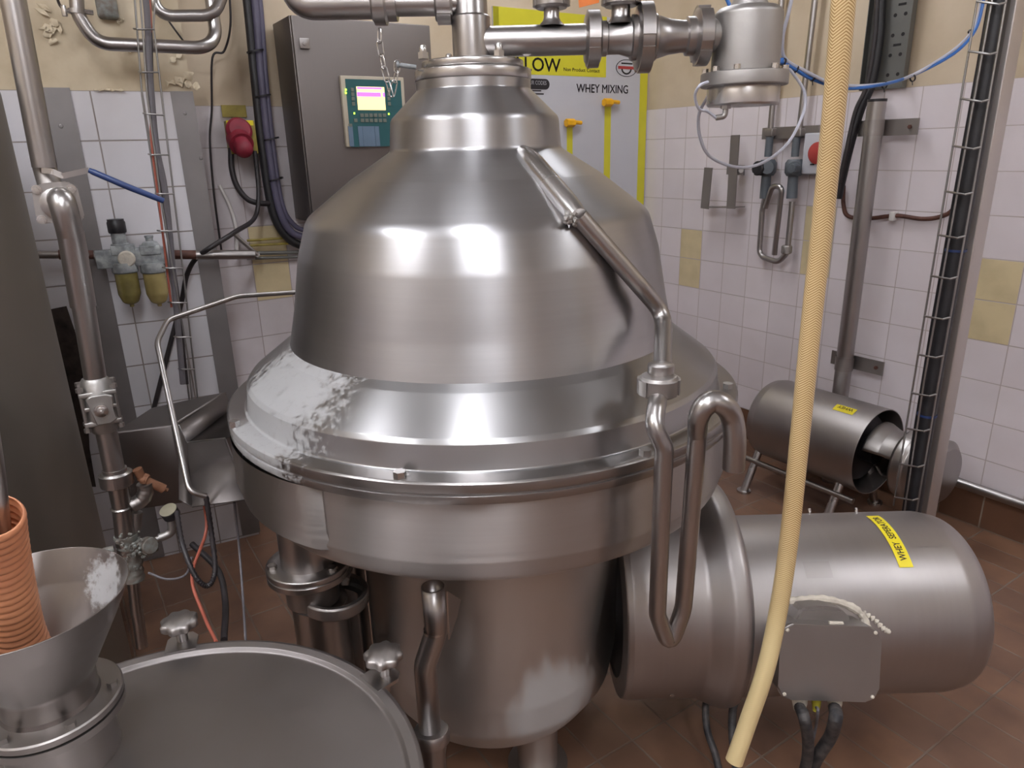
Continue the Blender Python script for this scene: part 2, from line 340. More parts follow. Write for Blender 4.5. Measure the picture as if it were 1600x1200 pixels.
# ================================================================ LAMPS (real ceiling battens)
CZ=3.0
def lampfix(c,ang,L,label,E):
    t=thing('ceiling_light',label,'ceiling light',(c[0],c[1],CZ-.12),'fluorescent battens on the ceiling'); X=V((math.cos(ang),math.sin(ang),0)); Yv=V((-X.y,X.x,0))
    b=BM(); box(b,(c[0],c[1],CZ-.035),L+.06,.16,.07,X,Yv,bev=.008); obj('housing',b,'ceil',t)
    mm=bpy.data.materials.get('lamp_glow_%d'%int(E)) or mat('lamp_glow_%d'%int(E),(250,250,255),.5,0,.01,emit=(246,248,255),estr=E)
    b=BM(); box(b,(c[0],c[1],CZ-.095),L,.13,.05,X,Yv,bev=.015); obj('diffuser',b,mm,t)
aR=math.atan2(-.84,.5426)
lampfix((-.22,-.15),PI/2,1.5,'fluorescent batten on the ceiling just behind the camera',34)
lampfix((-1.55,.1),PI/2,1.5,'fluorescent batten on the ceiling over the dark tank',30)
lampfix((2.2,.2),aR,1.5,'fluorescent batten on the ceiling near the right tiled wall',18)
lampfix((.3,2.75),YB,1.5,'fluorescent batten on the ceiling along the back wall',15)
lampfix((.4,-1.9),PI/2,1.5,'fluorescent batten on the ceiling far behind the camera',30)

# ================================================================ ROOM SHELL
def shell(name,verts_local,faces,mats,fm,loc,rz):
    me=bpy.data.meshes.new(name); me.from_pydata(verts_local,[],faces)
    for k in mats: me.materials.append(M[k])
    for p,i in zip(me.polygons,fm): p.material_index=i
    o=bpy.data.objects.new(name,me); COL.objects.link(o); o.location=loc; o.rotation_euler=(0,0,rz); o['kind']='structure'; return o
SL,TL=-5.2,6.2
# local frame: x = s along the back wall, y = -t
c4=[(SL,0),(0,0),(0,-TL),(SL,-TL)]
shell('floor',[(x,y,0) for x,y in c4]+[(x,y,-.1) for x,y in c4],[(3,2,1,0),(4,5,6,7),(0,1,5,4),(1,2,6,5),(2,3,7,6),(3,0,4,7)],['floor'],[0]*6,CN,YB)
shell('ceiling',[(x,y,CZ) for x,y in c4]+[(x,y,CZ+.1) for x,y in c4],[(0,1,2,3),(7,6,5,4),(0,4,5,1),(1,5,6,2),(2,6,7,3),(3,7,4,0)],['ceil'],[0]*6,CN,YB)
def wallshell(name,L0,L1,tile,zs,loc,rz,ytiles=(),up='cream',flip=False,base=.16):
    # plane y=0 in local, room on -y side; bands: skirting, tiles, paint; 10 cm thick
    vs_,fs,fm=[],[],[]
    def quad(x0,x1,z0,z1,y,mi):
        n=len(vs_); vs_.extend([(x0,y,z0),(x1,y,z0),(x1,y,z1),(x0,y,z1)]); fs.append((n,n+1,n+2,n+3)); fm.append(mi)
    if base: quad(L0,L1,0,base,-.008,2); quad(L0,L1,base,base+.0001,-.004,2)
    quad(L0,L1,base,zs,0,0); quad(L0,L1,zs,CZ,0,1); 
    for (x0,x1,z0,z1) in ytiles: quad(x0,x1,z0,z1,-.0012,3)
    n=len(vs_); vs_.extend([(L0,.1,0),(L1,.1,0),(L1,.1,CZ),(L0,.1,CZ)]); fs.append((n+3,n+2,n+1,n)); fm.append(1)
    return shell(name,vs_,fs,[tile,up,'skirting','yellow_tile'],fm,loc,rz)
zr=lambda k:1.664-.1538*k
wallshell('wall_back',SL,0,'tile_b',1.664,CN,YB,[(-2.19+.002,-2.04-.002,zr(5)+.002,zr(4)-.002),(-2.19+.002,-2.04-.002,zr(4)+.002,zr(3)-.002)])
# right wall: local x along u (away from the corner), room at -y => rotate so -y = -B
wallshell('wall_right',0,TL,'tile_r',1.664,CN,math.atan2(Uv.y,Uv.x),[(1.797,1.943,zr(5)+.002,zr(4)-.002),(1.797,1.943,zr(6)+.002,zr(5)-.002),(.297,.443,zr(5)+.002,zr(4)-.002),(.297,.443,zr(6)+.002,zr(5)-.002),(1.047,1.193,zr(4)+.002,zr(3)-.002),(1.047,1.193,zr(5)+.002,zr(4)-.002)])
wl=wallshell('wall_left',-TL,0,'tile_b',1.664,CN+B*SL,math.atan2(-Uv.y,-Uv.x))
wf=wallshell('wall_front',0,-SL,'tile_b',1.664,CN+Uv*TL,math.atan2(-B.y,-B.x))
# projecting pier on the left with tiled face and grey corner guards
pr=WP(331,350); pr=V((pr.x,pr.y,0)); W=1.15
def sP(px,py): return (WP(px,py)-pr).dot(PB)
vs_=[]; fs=[]; fm=[]
dep=.62
for (x0,x1,z0,z1,mi) in ((-W,0,0,1.688,0),(-W,0,1.688,CZ,1)):
    n=len(vs_); vs_.extend([(x0,0,z0),(x1,0,z0),(x1,0,z1),(x0,0,z1)]); fs.append((n,n+1,n+2,n+3)); fm.append(mi)
n=len(vs_); vs_.extend([(0,0,0),(0,dep,0),(0,dep,1.62),(0,0,1.62),(0,0,CZ),(0,dep,CZ)]); fs+= [(n,n+1,n+2,n+3),(n+3,n+2,n+5,n+4)]; fm+=[0,2]
n=len(vs_); vs_.extend([(-W,0,0),(-W,dep,0),(-W,dep,CZ),(-W,0,CZ)]); fs.append((n+3,n+2,n+1,n)); fm.append(2)
shell('wall_pillar',vs_,fs,['tile_p','cream_old','grey_paint'],fm,pr,YP)
# tile joints on the pier: shift the procedural grid onto the measured joint
for nd in M['tile_p'].node_tree.nodes:
    pass
XP=lambda s,z,off=0: pr+PB*s+NP*off+V((0,0,z))
s0=sP(288,143)
b=BM(); box(b,XP(-.033,.85,.002),.066,.004,1.676,PB,NP); box(b,pr+V((0,0,.85))-NP*.05+PB*.002,.004,.104,1.676,PB,NP); 
for px,py in ((289,177),(314,247),(334,470)):
    lathe(b,[(.006,0),(.005,.003),(0,.004)],WP(px,py,.004),NP,10,close=False)
o=obj('trim_1',b,'guard'); o['kind']='structure'
sl=sP(85,140); b=BM(); box(b,XP(sl,.85,.003),.085,.006,1.69,PB,NP); 
for px,py in ((95,197),(150,480)):
    lathe(b,[(.007,0),(.006,.003),(0,.004)],WP(px,py,.006),NP,10,close=False)
o=obj('trim_2',b,'guard'); o['kind']='structure'
# loose paint flakes curling off above the tiles
def flake(px,py,w,h,ang):
    b=BM(); c=WP(px,py,.004); n=6; g=[]
    for i in range(n+1):
        row=[]
        for j in range(3):
            x=(i/n-.5)*w; z=(j/2-.5)*h*(.6+.6*math.sin(i*2.1+px)); cu=.012*abs(i/n-.5)+.006*(j==0)
            row.append(b.verts.new(c+PB*(x*math.cos(ang)-z*math.sin(ang))+V((0,0,x*math.sin(ang)+z*math.cos(ang)))+NP*cu))
        g.append(row)
    for i in range(n):
        for j in range(2): b.faces.new((g[i][j],g[i+1][j],g[i+1][j+1],g[i][j+1]))
    return b
fl=BM()
for i,(px,py,w_,h_,an) in enumerate([(288,122,.07,.035,.5),(300,133,.05,.03,-.3),(272,128,.05,.02,.2),(68,15,.03,.04,1.),(80,40,.05,.03,.7),(76,55,.05,.03,2.),(85,45,.04,.03,.1),(180,141,.05,.008,0),(160,140,.05,.008,.05),(205,80,.02,.01,.4),(188,33,.025,.012,.5),(275,90,.05,.02,.6)]):
    tb=flake(px,py,w_,h_,an); me=bpy.data.meshes.new('t'); tb.to_mesh(me); tb.free(); fl.from_mesh(me); bpy.data.meshes.remove(me)
tag(obj('paint_flakes',fl,'cream_old',solid=.001),'curled flakes of cream paint peeling above the left pier tiles','paint flakes',kind='stuff')
# broken masonry patch at the pier's left edge
b=BM(); pts=[(70,485),(104,478),(118,520),(128,560),(136,620),(140,700),(150,760),(90,760),(80,600)]
prism(b,[WP(x,y,.007) for x,y in pts],NP*.004); o=obj('trim_3',b,'brick'); o['kind']='structure'
# bumper rail on the right wall
rl=thing('bumper_rail','stainless bumper rail along the foot of the right tiled wall','rail',WR(1540,770,.04))
ra=WR(1478,748,.05); rz_=ra.z; d0=(ra-CN).dot(Uv)
b=BM(); rod(b,CN+Uv*(d0-.9)+NR*.05+V((0,0,rz_)),CN+Uv*(d0+1.6)+NR*.05+V((0,0,rz_)),.019); obj('rail',b,'steel',rl)
for k in (-.6,.9):
    b=BM(); rod(b,CN+Uv*(d0+k)+V((0,0,rz_)),CN+Uv*(d0+k)+NR*.04+V((0,0,rz_)),.012); obj('bracket',b,'dull',rl)
# ================================================================ SEPARATOR
sep=thing('separator','large domed stainless centrifugal separator in the centre of the room','separator',AX)
def arc(cx,cz,r,a0,a1,n=8): return [(cx+r*math.cos(math.radians(a0+(a1-a0)*k/n)),cz+r*math.sin(math.radians(a0+(a1-a0)*k/n))) for k in range(n+1)]
def smooth(pts,r,n=6):
    q=fillet([V((a,0,b)) for a,b in pts],r,n); return [(p.x,p.z) for p in q]
neck=smooth([(.1135,1.602),(.1135,1.585),(.168,1.533),(.1735,1.474),(.255,1.423),(.349,1.352),(.372,1.28),(.392,1.17),(.408,1.103)],{1:.004,2:.02,3:.012,4:.02,5:.05,6:.1,7:.3})
b=BM(); lathe(b,neck,AX,seg=160,close=False); obj('hood',b,'hood',sep,sharp=50)
sk=smooth([(.405,1.108),(.425,1.096),(.494,1.044),(.500,1.036),(.505,.993),(.52,.990)],{1:.01,2:.008,3:.004,4:.004})
b=BM(); lathe(b,sk,AX,seg=160,close=False); obj('hood_skirt',b,'skirt',sep,sharp=40)
b=BM(); lathe(b,smooth([(.45,.992),(.540,.992),(.544,.989),(.544,.974),(.541,.972),(.541,.970),(.544,.969),(.543,.955),(.50,.953)],.0015,2),AX,seg=160,close=False); obj('rim_flange',b,'flange',sep,sharp=30)
b=BM(); lathe(b,smooth([(.52,.956),(.527,.95),(.527,.84),(.515,.80),(.46,.775),(.29,.765)],{1:.002,2:.02,3:.03,4:.02}),AX,seg=160,close=False); obj('drum',b,'drum',sep,sharp=40)
b=BM(); lathe(b,smooth([(.303,.78),(.303,.33),(.29,.25),(.24,.17),(.12,.13),(0,.13)],{1:.1,2:.06,3:.06,4:.05}),AX,seg=128,close=False); obj('lower_casing',b,'bowl',sep,sharp=50)
# top plates and nuts
b=BM(); lathe(b,smooth([(0,1.602),(.113,1.602),(.115,1.604),(.115,1.620),(.113,1.622),(0,1.622)],.001,1),AX,seg=96,close=False); obj('neck_flange',b,'bright',sep)
b=BM(); lathe(b,smooth([(0,1.624),(.098,1.624),(.1,1.626),(.1,1.636),(.098,1.638),(0,1.638)],.001,1),AX,seg=96,close=False); obj('cover_plate',b,'bright',sep)
for k in range(4):
    an=math.radians(-52.5+90*k); c=AX+V((math.cos(an)*.083,math.sin(an)*.083,1.638)) if k!=3 else AX+V((-.083*.93,-.083*.5,1.638))
    if k==0: c=Yp(780,92,1.455); c.z=1.638
    if k==3: c=Yp(662,95,1.455); c.z=1.638
    b=BM(); hexb(b,c,(0,0,1),.0105,.011); lathe(b,[(.0075,.011),(.0078,.017),(.0055,.023),(0,.025)],c,(0,0,1),12,close=False); obj('cap_nut',b,'bright',sep)
for px,py in ((625,744),(1008,709),(1137,605),(367,664)):
    c=Zp(px,py,.994); c.z=.991; b=BM(); hexb(b,c,(0,0,1),.0105,.012,rot=px); lathe(b,[(.0065,-.004),(.0065,.001)],c,seg=10); obj('bolt',b,'bright' if px<1000 else 'cast',sep)
# outlet shoulder on the left of the drum: a lug wrapping the wall over the outlet pipe
angs=[math.radians(a) for a in range(196,243,3)]
b=BM(); v0=[]
for r,z in ((.530,.953),(.531,.87),(.522,.83),(.48,.80),(.40,.795)):
    v0.append([b.verts.new(AX+V((math.cos(a)*(r+.018*math.sin((i)/(len(angs)-1)*PI)**.4),math.sin(a)*(r+.018*math.sin(i/(len(angs)-1)*PI)**.4),z))) for i,a in enumerate(angs)])
for A_,B_ in zip(v0,v0[1:]):
    for i in range(len(angs)-1): b.faces.new((A_[i],A_[i+1],B_[i+1],B_[i]))
for e in (0,-1):
    pv=[row[e] for row in v0]; q=AX+V((math.cos(angs[e])*.4,math.sin(angs[e])*.4,.953)); b.faces.new(pv+[b.verts.new(q)])
obj('outlet_shoulder',b,'drum',sep,sharp=40)
c=Zp(880,1185,.10); 
b=BM(); rod(b,(AX.x+.10,AX.y-.12,0),(AX.x+.10,AX.y-.12,.16),.05,32); lathe(b,[(.075,0),(.075,.012)],(AX.x+.10,AX.y-.12,0),seg=32); obj('leg',b,'bowl',sep)
b=BM(); rod(b,(AX.x-.17,AX.y+.1,0),(AX.x-.17,AX.y+.1,.2),.05,32); obj('leg',b,'bowl',sep)
b=BM(); rod(b,(AX.x+.2,AX.y+.12,0),(AX.x+.2,AX.y+.12,.24),.05,32); obj('leg',b,'bowl',sep)
# frame column left of the casing
cl=Zp(567,905,.72); b=BM(); box(b,(AX.x-.335,AX.y-.06,.39),.05,.09,.76,bev=.006); obj('frame_post',b,'dull',sep)
# half-round spray shield with small weld lump
b=BM(); A1=REV(812,232,.175); A2=REV(893,338,.325)
pth=[]; 
for k in range(13):
    u=k/12; px=815+(903-815)*u; py=234+(338-234)*u
    pth.append(REV(px,py,.188+(.360-.188)*u**1.0))
tube(b,pth,.016,20,True,rf=lambda i,L:(.010,.0165,.0185,.0195,.0195,.0195,.0195,.0195,.0195,.0195,.019,.018,.016)[i])
obj('spray_shield',b,'bright',sep)
b=BM(); g1,g2,g3,g4=REV(866,300,.30),REV(891,357,.352),REV(893,338,.352),REV(880,300,.315)
prism(b,[REV(860,300,.300),REV(876,322,.325),REV(889,357,.356),REV(894,340,.362),REV(886,312,.34)],V((.004,.004,.003))); obj('gusset',b,'bright',sep)
b=BM()
for k in range(14): 
    c=REV(884+random.random()*16,332+random.random()*22,.352+random.random()*.012); bmesh.ops.create_icosphere(b,subdivisions=1,radius=.004+.003*random.random(),matrix=Matrix.Translation(c))
obj('weld',b,'cast',sep)
# ================================================================ DRAIN LOOP
dr=thing('drain_pipe','bent stainless drain pipe looping down beside the separator and ending in a hook','pipe',REV(1045,1005,.59))
p1=fillet([REV(905,338,.357),REV(1000,447,.41),REV(1037,490,.43),REV(1035,590,.515)],.07)
b=BM(); tube(b,p1,.0155,20); obj('upper_tube',b,'steel',dr)
J=REV(1030,600,.545)
p2=fillet([REV(1034,588,.52),REV(1025,640,.575),REV(1022,665,.59),REV(1038,700,.60),REV(1027,960,.60),REV(1046,1012,.605),REV(1068,950,.61),REV(1089,690,.62),REV(1090,672,.625)],{1:.02,2:.03,3:.03,4:.04,5:.03,6:.1})[:-1]
n2_=len(p2)
p2+=spline([REV(1089.5,680,.62),REV(1091,655,.63),REV(1099,637,.635),REV(1113,627,.64),REV(1130,632,.65),REV(1143,651,.655),REV(1148,685,.66),REV(1146,732,.66)],5)
b=BM(); tube(b,p2,.0155,20,rf=lambda i,L:.0145+(.0025*min(1,max(0,(i-n2_)/12)))); obj('lower_tube',b,'steel',dr)
ax=(REV(1025,640,.575)-REV(1035,585,.515)).normalized()
b=BM(); nut(b,REV(1029,602,.54),(0,0,1),.034,.024,rot=.9,w=.25,depth=.9); obj('union_nut',b,'dull',dr)
b=BM(); lathe(b,[(.0155,0),(.021,.001),(.021,.022),(.0155,.024)],REV(1032,590,.53),(0,0,1),24); obj('union_collar',b,'steel',dr)
# ================================================================ TOP PIPEWORK
ver=thing('inlet_pipe','thick vertical stainless feed pipe rising from the top of the separator','pipe',AX+V((0,0,1.638)))
b=BM(); lathe(b,smooth([(.0375,1.638),(.0375,1.716),(.035,1.719),(.0325,1.720),(.0325,CZ)],.001,2),AX,seg=48); obj('pipe',b,'steel',ver)
YM=1.521
def cpx(l): return [Yp(x,y,YM) for x,y in l]
rp=thing('outlet_manifold','horizontal stainless pipe with slotted union nuts, right of the vertical feed pipe','pipe',Yp(900,62,YM))
a,e=Yp(745,66,YM),Yp(926,61,YM); AXR=(e-a).normalized()
def onr(px): return a+AXR*((Yp(px,62,YM)-a).dot(AXR))
def seg_(bm,pl): # pl: list of (px, r)
    base=onr(pl[0][0]); lathe(bm,[(r,(onr(px)-base).length) for px,r in pl],base,AXR,40)
b=BM(); seg_(b,[(752,.028),(926,.028)]); obj('pipe',b,'steel',rp)
b=BM(); nut(b,onr(926),AXR,.052,.022,rot=.25); obj('union_nut',b,'steel',rp)
b=BM(); seg_(b,[(935,.032),(947,.032),(949,.029),(968,.029),(984,.035),(986,.041),(996,.041)]); obj('reducer_body',b,'steel',rp)
b=BM(); nut(b,onr(1006),AXR,.064,.024,rot=.2); obj('union_nut',b,'steel',rp)
b=BM(); seg_(b,[(1016,.042),(1024,.042),(1026,.039),(1045,.032),(1064,.029),(1070,.029),(1072,.035),(1085,.035)]); obj('cone',b,'steel',rp)
b=BM(); nut(b,onr(1096),AXR,.054,.023,rot=.45); obj('union_nut',b,'steel',rp)
# upright branches
for px,rr,lab in ((862,.015,0),(969,.018,1)):
    c=onr(px)
    b=BM(); lathe(b,[(rr+.012,.024),(rr+.002,.034),(rr,.040),(rr,.060)] if 1 else [],c,(0,0,1),28,close=False); obj('branch',b,'steel',rp)
    b=BM(); nut(b,c+V((0,0,.070)),(0,0,1),.036 if not lab else .038,.022,rot=.5); lathe(b,[(rr,.075),(rr,CZ-c.z)],c,(0,0,1),24); obj('branch_nut',b,'steel',rp)
lp=thing('feed_pipe','horizontal stainless pipe with union nuts, left of the vertical feed pipe','pipe',Yp(580,12,YM))
a2,e2=Yp(470,9,YM),Yp(735,5,YM); AL=(e2-a2).normalized()
def onl(px): return a2+AL*((Yp(px,9,YM)-a2).dot(AL))
b=BM(); pl=fillet([onl(478)+V((-.03,.02,.22)),onl(462),onl(600)],.04); tube(b,pl,.0255,32); obj('elbow_pipe',b,'steel',lp)
b=BM(); rod(b,onl(600),onl(725),.0215,36); obj('pipe',b,'steel',lp)
b=BM(); nut(b,onl(594),AL,.037,.022,rot=.1); rod(b,onl(604)-AL*.006,onl(604)+AL*.02,.030,32); obj('union_nut',b,'steel',lp)
b=BM(); nut(b,onl(694),AL,.037,.026,rot=.5); obj('union_nut',b,'steel',lp)
# valve at the right end
vc=Yp(1167,60,YM); vc=V((vc.x,vc.y,0)); zt=Yp(1167,12,YM).z; zf=Yp(1165,115,YM-.1).z
va=thing('process_valve','cast stainless valve with a bolted round bonnet hanging at the right end of the manifold','valve',(vc.x,vc.y,1.475))
zb=Yp(1160,163,YM-.06).z
b=BM(); lathe(b,smooth([(.02,zb+.062),(.065,zb+.062),(.065,zt-.01),(.055,zt),(.0,zt)],{1:.002,2:.01,3:.01}),vc,seg=56,close=False); obj('body',b,'cast',va)
b=BM(); rod(b,onr(1100),vc+V((-.03,0,onr(1140).z)),.030,36); obj('side_port',b,'cast',va)
b=BM(); lathe(b,smooth([(0,zb+.036),(.082,zb+.036),(.084,zb+.038),(.084,zb+.06),(.082,zb+.062),(.04,zb+.062)],.001,2),vc,seg=64,close=False); obj('bonnet_flange',b,'cast',va)
b=BM(); lathe(b,smooth([(0,zb),(.067,zb),(.070,zb+.004),(.070,zb+.036),(0,zb+.036)],.001,2),vc,seg=64,close=False); obj('actuator_cap',b,'bright',va)
b=BM(); lathe(b,[(.038,zt),(.028,zt+.02),(.028,CZ)],vc,seg=40); obj('top_port',b,'cast',va)
for an in (-152,-118,-62,-20,30,75,120,170):
    q=vc+V((math.cos(math.radians(an))*.0755,math.sin(math.radians(an))*.0755,zb+.062)); b=BM(); hexb(b,q,(0,0,1),.0065,.009); obj('bolt',b,'bright',va)
ef=Yp(1134,165,YM-.03); b=BM(); hexb(b,(ef.x,ef.y,zb-.006),(0,0,1),.01,.007); tube(b,fillet([V((ef.x,ef.y,zb-.004)),V((ef.x,ef.y,zb-.02)),V((ef.x-.018,ef.y,zb-.022))],.008),.0055,12); obj('air_fitting',b,'cast',va)
# air lines
F0=V((ef.x-.018,ef.y,zb-.022))
b=BM(); tube(b,spline([F0,Yp(1105,174,1.48),Yp(1092,170,1.46),Yp(1086,150,1.44),Yp(1093,134,1.42),Yp(1106,128,1.43)]),.0028,10); tag(obj('air_hose',b,'white'),'short milky air hose curling from the elbow under the valve cap','hose')
b=BM(); tube(b,spline([Yp(1106,150,1.62),Yp(1092,180,1.64),Yp(1094,215,1.66),Yp(1110,245,1.7),Yp(1150,261,1.74),Yp(1190,255,1.78),Yp(1230,225,1.82),Yp(1254,180,1.85),Yp(1258,150,1.86),Yp(1250,130,1.86),Yp(1226,98,1.85)]),.0035,10); tag(obj('air_hose',b,'white'),'long milky air hose hanging in a loop below the valve','hose')
b=BM(); tube(b,spline([Yp(1244,-30,1.8),Yp(1232,20,1.8),Yp(1223,60,1.82),Yp(1227,92,1.85),Yp(1260,112,1.88),Yp(1300,130,1.92),Yp(1350,134,1.98),Yp(1410,124,2.05),Yp(1470,92,2.12),Yp(1512,58,2.16),Yp(1530,20,2.17),Yp(1536,-30,2.17)]),.0042,10); tag(obj('air_hose',b,'white'),'milky air hose slung across from the ceiling to the right cable ladder','hose')
b=BM(); tube(b,spline([Yp(1218,96,1.83),Yp(1240,107,1.86),Yp(1270,124,1.9),Yp(1320,138,1.95),Yp(1380,132,2.0),Yp(1430,116,2.08),Yp(1490,84,2.12),Yp(1522,50,2.14),Yp(1535,10,2.15),Yp(1540,-30,2.15)]),.0042,10); tag(obj('air_hose',b,'blue'),'blue air hose tied alongside the slung milky hose','hose')
b=BM(); tube(b,spline([Yp(1132,-10,1.6),Yp(1142,12,1.6),Yp(1150,24,1.6)]),.004,8); tag(obj('air_hose',b,'blue'),'stub of blue air hose dropping behind the valve top','hose')
for i,(px,py,dd,an) in enumerate(((1243,108,1.87,.5),(1270,121,1.9,.4),(1382,133,2.02,-.1),(1426,122,2.07,-.2),(1518,50,2.16,-1.1),(1224,97,1.84,.3))):
    c=Yp(px,py,dd); b=BM(); t_=V((math.cos(an),.3,-math.sin(an))).normalized(); lathe(b,[(.0075,-.002),(.0095,-.002),(.0095,.002),(.0075,.002)],c,t_,14,close=False); rod(b,c+V((0,0,-.009)),c+V((0,-.004,-.018)),.0012,6)
    tag(obj('cable_tie',b,'blackcap'),'black cable tie round the slung air hoses, '+['just right of the valve','between the valve and the amber hose','in front of the grey cable tray','at the right edge of the cable tray','high on the right cable ladder','on the valve flange edge'][i],'cable tie','black ties on the air hoses')
b=BM(); c=Yp(1220,95,1.80); box(b,c,.012,.012,.012,bev=.002); rod(b,c,c+V((-.012,0,-.01)),.004,8); tag(obj('push_fitting',b,'blue'),'small blue push-in fitting on the valve flange','fitting')
b=BM(); c=Yp(923,0,1.7); prism(b,[Yp(901,-30,1.7),Yp(938,-30,1.7),Yp(936,4,1.7),Yp(905,12,1.7)],V((0,.002,0))); tag(obj('hanging_tag',b,'orangetag'),'orange tag hanging above the sign board','tag')
# chain and pin
ch=thing('chain','short steel link chain hanging from the left union nut to a pin','chain',Yp(612,150,1.47))
cp=[Yp(x,y,1.47) for x,y in ((593,46),(593,66),(596,86),(600,106),(605,126),(612,149),(617,128),(620,112),(621,96))]
for i,(p,q) in enumerate(zip(cp,cp[1:])):
    d=(q-p); L=d.length*1.22; mid=(p+q)/2; d.normalize(); sd=d.cross(V((0,1,0) if i%2 else (.6,.6,0))).normalized(); wv=.0052
    pts=[]; 
    for k in range(20):
        t=2*PI*k/20; pts.append(mid+d*(math.copysign(max(0,L/2-wv),math.cos(t))+wv*math.cos(t))+sd*wv*math.sin(t))
    b=BM(); tube(b,pts+[pts[0]],.0013,6,cap=False); obj('link',b,'bright',ch)
b=BM(); rod(b,Yp(620,101,1.47),Yp(650,105,1.48),.0042,10); lathe(b,[(.006,0),(.006,.004)],Yp(620,101,1.47),(1,0,0),10); tag(obj('locking_pin',b,'zinc'),'brassy locking pin holding the chain beside the neck flange','pin')
# ================================================================ DRIVE MOTOR
MY,MZ,MR=1.521,.374,.217
mo=thing('electric_motor','horizontal round stainless motor bolted to the right of the separator with a yellow label','motor',(.8,MY,MZ-MR))
b=BM(); lathe(b,smooth([(.2,.49),(MR,.505),(MR,1.012),(.204,1.064),(.14,1.098),(0,1.106)],{1:.004,2:.06,3:.05,4:.05}),(0,MY,MZ),(1,0,0),96,close=False); obj('motor_cover',b,'motor',mo,sharp=50)
hz=thing('drive_housing','rounded stainless gear housing between separator and motor','housing',(.35,MY,MZ-.22))
b=BM(); lathe(b,smooth([(.20,.232),(.245,.236),(.249,.25),(.249,.414),(.272,.462),(.272,.497),(.231,.514),(.20,.514)],{1:.006,2:.01,3:.03,4:.03,5:.02,6:.01}),(0,MY,MZ+.045),(1,0,0),96,close=False); obj('shell',b,'motor',hz,sharp=50)
b=BM(); hexb(b,V((.345,MY-.205,MZ-.09)),(0,-1,-.3),.006,.006); obj('bolt',b,'bright',hz)
b=BM(); box(b,(.300,MY-.17,.34),.0015,.13,.16); 
b.free()
def onm(px,py,R=MR+.0005):   # point on motor surface
    d=ray(px,py); a_=d.y**2+d.z**2; oy=-MY; oz=H-MZ; b_=oy*d.y+oz*d.z; c_=oy*oy+oz*oz-R*R; q=b_*b_-a_*c_
    t=(-b_-math.sqrt(q))/a_ if q>0 else -b_/a_
    return O+d*t
def ang(p): return math.atan2(p.z-MZ,-(p.y-MY))
pA,pB=onm(1377,806),onm(1401,887); thA,thB=ang(pA),ang(pB); x0=(pA.x+pB.x)/2
def cyl(x,th,R): return V((x,MY-math.cos(th)*R,MZ+math.sin(th)*R))
b=BM(); n=14; tw=.016; rows=[[b.verts.new(cyl(x0+sx*tw,thB+(thA-thB)*k/n,MR+.0012)) for sx in(-1,1)] for k in range(n+1)]
for r1,r2 in zip(rows,rows[1:]): b.faces.new((r1[0],r1[1],r2[1],r2[0]))
tp=obj('label_tape',b,'yellow',mo)
L=(thA-thB)*MR; x_0,x_1,_h=wid('WHEY  SEPERATOR',.02); sc=(L*.84)/(x_1-x_0)
b=BM(); textmesh('WHEY  SEPERATOR',.02,lambda x,y: cyl(x0+.0075-y*1.15,thB+(L*.09+(x-x_0)*sc)/MR,MR+.0020),b); obj('lettering',b,'ink',tp)
# plate outline marks, studs
b=BM(); c=onm(1278,890); th=ang(c); g=[[b.verts.new(cyl(c.x+i*.03,th+j*.09,MR+.0008)) for i in(-1,1)] for j in(-1,-.5,0,.5,1)]
for r1,r2 in zip(g,g[1:]): b.faces.new((r1[0],r1[1],r2[1],r2[0]))
obj('name_plate',b,'dull',mo)
b=BM(); c=onm(1450,850); th=ang(c); g=[[b.verts.new(cyl(c.x+i*.032,th+j*.035,MR+.0008)) for i in(-1,1)] for j in(-1,0,1)]
for r1,r2 in zip(g,g[1:]): b.faces.new((r1[0],r1[1],r2[1],r2[0]))
obj('name_plate',b,'motor',mo)
for px,py in ((1338,800),(1265,801)):
    c=onm(px,py); th=ang(c); b=BM(); rod(b,c,c+V((0,-math.cos(th),math.sin(th)))*.011,.004,8); obj('stud',b,'bright',mo)
# terminal box: pod growing from the motor's front and a rounded rectangular lid
f=[onm(x,y,MR+.085) for x,y in ((1226,985),(1362,1008),(1355,1092),(1224,1072))]
tbx=thing('terminal_box','rounded stainless terminal box with two black cables below the motor','junction box',f[3])
def rrect(c,X,Yv,wx,wy,r,n=6):
    out=[]
    for (sx,sy,a0) in ((1,1,0),(-1,1,90),(-1,-1,180),(1,-1,270)):
        for k in range(n+1):
            t=math.radians(a0+90*k/n); out.append(c+X*(sx*(wx/2-r)+r*math.cos(t))+Yv*(sy*(wy/2-r)+r*math.sin(t)))
    return out
cb=(f[0]+f[1]+f[2]+f[3])/4; Xb=((f[1]-f[0])+(f[2]-f[3])).normalized(); Xb=V((math.cos(.07),0,-math.sin(.07))); wx=((f[1]-f[0]).dot(Xb)+(f[2]-f[3]).dot(Xb))/2
# box faces forward and slightly up
nb=V((0,-math.cos(.30),math.sin(.30))); nb=(nb-Xb*nb.dot(Xb)).normalized(); Yb=nb.cross(Xb)*-1; Yb=Yb if Yb.z>0 else -Yb
cb=O+ray(1295,1035)*((cb-O).length); 
dist=(cb-O).length; wx=137/FPX*dist*1.0; wy=98/FPX*dist*1.04
def ring(pts): return pts
bb=BM(); Rr_=[rrect(cb+nb*z,Xb,Yb,wx*s_,wy*s_,.028*s_) for z,s_ in ((-.14,.93),(-.035,.97),(-.006,.99))]
vv=[[bb.verts.new(p) for p in R_] for R_ in Rr_]
for A_,B_ in zip(vv,vv[1:]):
    for i in range(len(A_)): bb.faces.new((A_[i],A_[(i+1)%len(A_)],B_[(i+1)%len(A_)],B_[i]))
bb.faces.new(vv[-1]); bb.faces.new(vv[0][::-1]); obj('box_body',bb,'dull',tbx)
